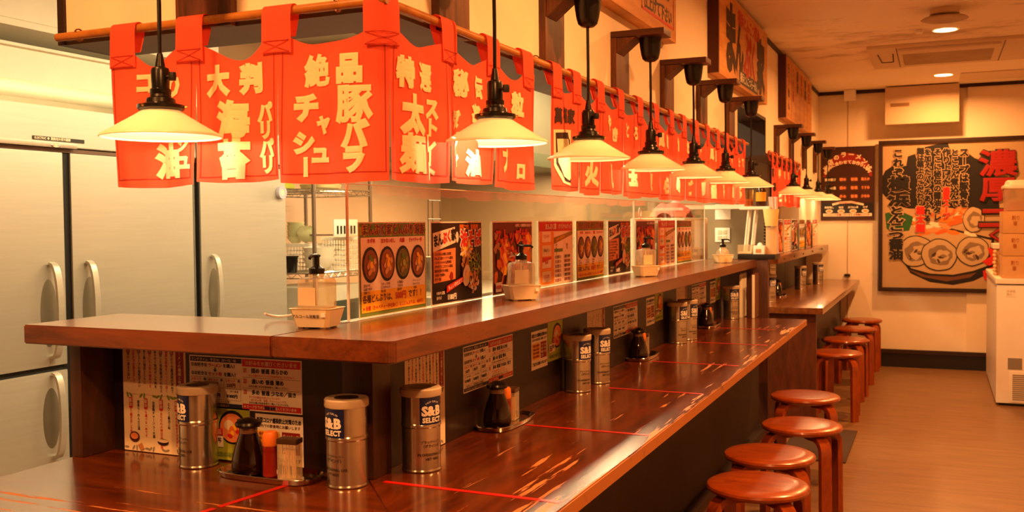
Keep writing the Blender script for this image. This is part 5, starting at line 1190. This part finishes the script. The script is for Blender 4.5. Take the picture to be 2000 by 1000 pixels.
r = thing('paper_cup_stack', 'yellow paper cup stack standing on a clear tube on the pillar', 'cups', (-.903, 5.90, zt)); MB().lathe([(.028, 0), (.028, .16)], CLEARB, 20).build('tube_stand', r); MB().lathe([(.034, .165), (.047, .265), (.044, .265), (.032, .17)], M('yellow_cup', 'f3d48c', .5), 28).build('cup', r); MB().box(-.030, .030, -.004, .004, 0, .16, M('beige_strip', 'e7bf8c', .6)).build('side_strip', r)
r = thing('straw_bundle', 'bundle of pale wrapped straws behind the yellow cup', 'straws', (-.885, 5.975, zt)); b = MB(); rr = random.Random(4)
for k in range(22): x, y = rr.uniform(-.022, .022), rr.uniform(-.022, .022); b.tube([(x*.6, y*.6, 0), (x*1.2-.02, y*1.2, .34)], .0035, M('straw_wrap', 'd9c4c0', .6), 6)
b.build('straws', r)['kind'] = 'stuff'
r = thing('plastic_cup_stack', 'stack of clear plastic cups seen through the wall opening', 'cups', (-1.30, 6.75, 1.45)); MB().lathe([(.035, 0), (.045, .03)]*1+[(.045, .03), (.043, .035), (.047, .06), (.045, .065), (.049, .09), (.047, .095), (.051, .12), (.049, .125), (.053, .15)], glassy('cups_clear', 'e6efe0', .3, .2), 24).build('cups', r)
struct('trim_5', MB().box(-1.6, -1.19, 6.65, 6.95, 1.42, 1.449, KWHITE))
r = thing('ring_clip', 'white display clip with a ring on top, standing behind the menus', 'clip', (-1.29, 4.42, ZS+.001)); MB().box(-.004, .004, -.07, .41, 0, .242, WHITEP, bev=.002).build('back_plate', r)
MB().tube([(0, .045+.020*math.cos(a), .272+.020*math.sin(a)) for a in [2*PI*k/24 for k in range(25)]], .0035, WHITEP, 8).build('ring', r)
MB().box(-.003, .003, .037, .053, .243, .256, WHITEP).build('ring_foot', r)
r = thing('white_crate', 'white tray behind the menus carrying the pink cloth', 'tray', (-1.62, 6.2, 1.0)); MB().box(-.15, .2, -.30, .35, 0, .36, WHITEP, bev=.01).build('crate', r)
b = MB(); ci = b.mi(M('pink_cloth', 'e0736c', .8)); G_ = []
for i in range(15):
    row = []
    for j in range(15):
        u, v = i/14*2-1, j/14*2-1; rr_ = max(0, 1-(u*u*.8+v*v*.9)); z = .10*rr_**.6+.012*math.sin(u*7+v*3)*rr_+.008*math.sin(v*11)
        row.append(b.bm.verts.new((u*.12, v*.20, max(z, .001))))
    G_.append(row)
for i in range(14):
    for j in range(14): f = b.bm.faces.new((G_[i][j], G_[i+1][j], G_[i+1][j+1], G_[i][j+1])); f.smooth = True
tag(b.build('pink_cloth', loc=(-1.60, 6.28, 1.362)), 'crumpled pink cloth heaped behind the far menus', 'cloth')
r = thing('kitchen_worktable', 'steel worktable in the kitchen behind the shelf', 'table', (-1.7, 3.9, 0)); MB().box(-.25, .25, -1.7, 1.7, .80, .84, STEEL, bev=.004).build('table_top', r)
for x in (-.22, .22):
    for y in (-1.65, 1.65): MB().cyl((x, y, 0), .02, .80, STEEL, 12).build('leg', r)
r = thing('cooking_range', 'low steel cooking range under the extractor hood', 'stove', (-3.3, 6.6, 0)); MB().box(-.4, .4, -.95, .95, .0, .85, STEEL, bev=.006).build('body', r)
for y in (-.65, -.22): MB().lathe([(.17, 0), (.17, .26), (.175, .265), (.001, .27)], CHROME, 28, (0, y, .851)).build('stock_pot', r)

tag(MB().tube([(.0+.055*math.cos(a), .04*math.sin(a), .008+.006*math.sin(a*2)) for a in [k*PI/10 for k in range(-2, 13)]], .003, WHITEP, 8).build('white_cable', loc=(-1.42, 1.90, ZS+.006)), 'loop of white cable on the shelf behind the nearest tub', 'cable')
COL.objects.unlink(_to); bpy.data.objects.remove(_to)
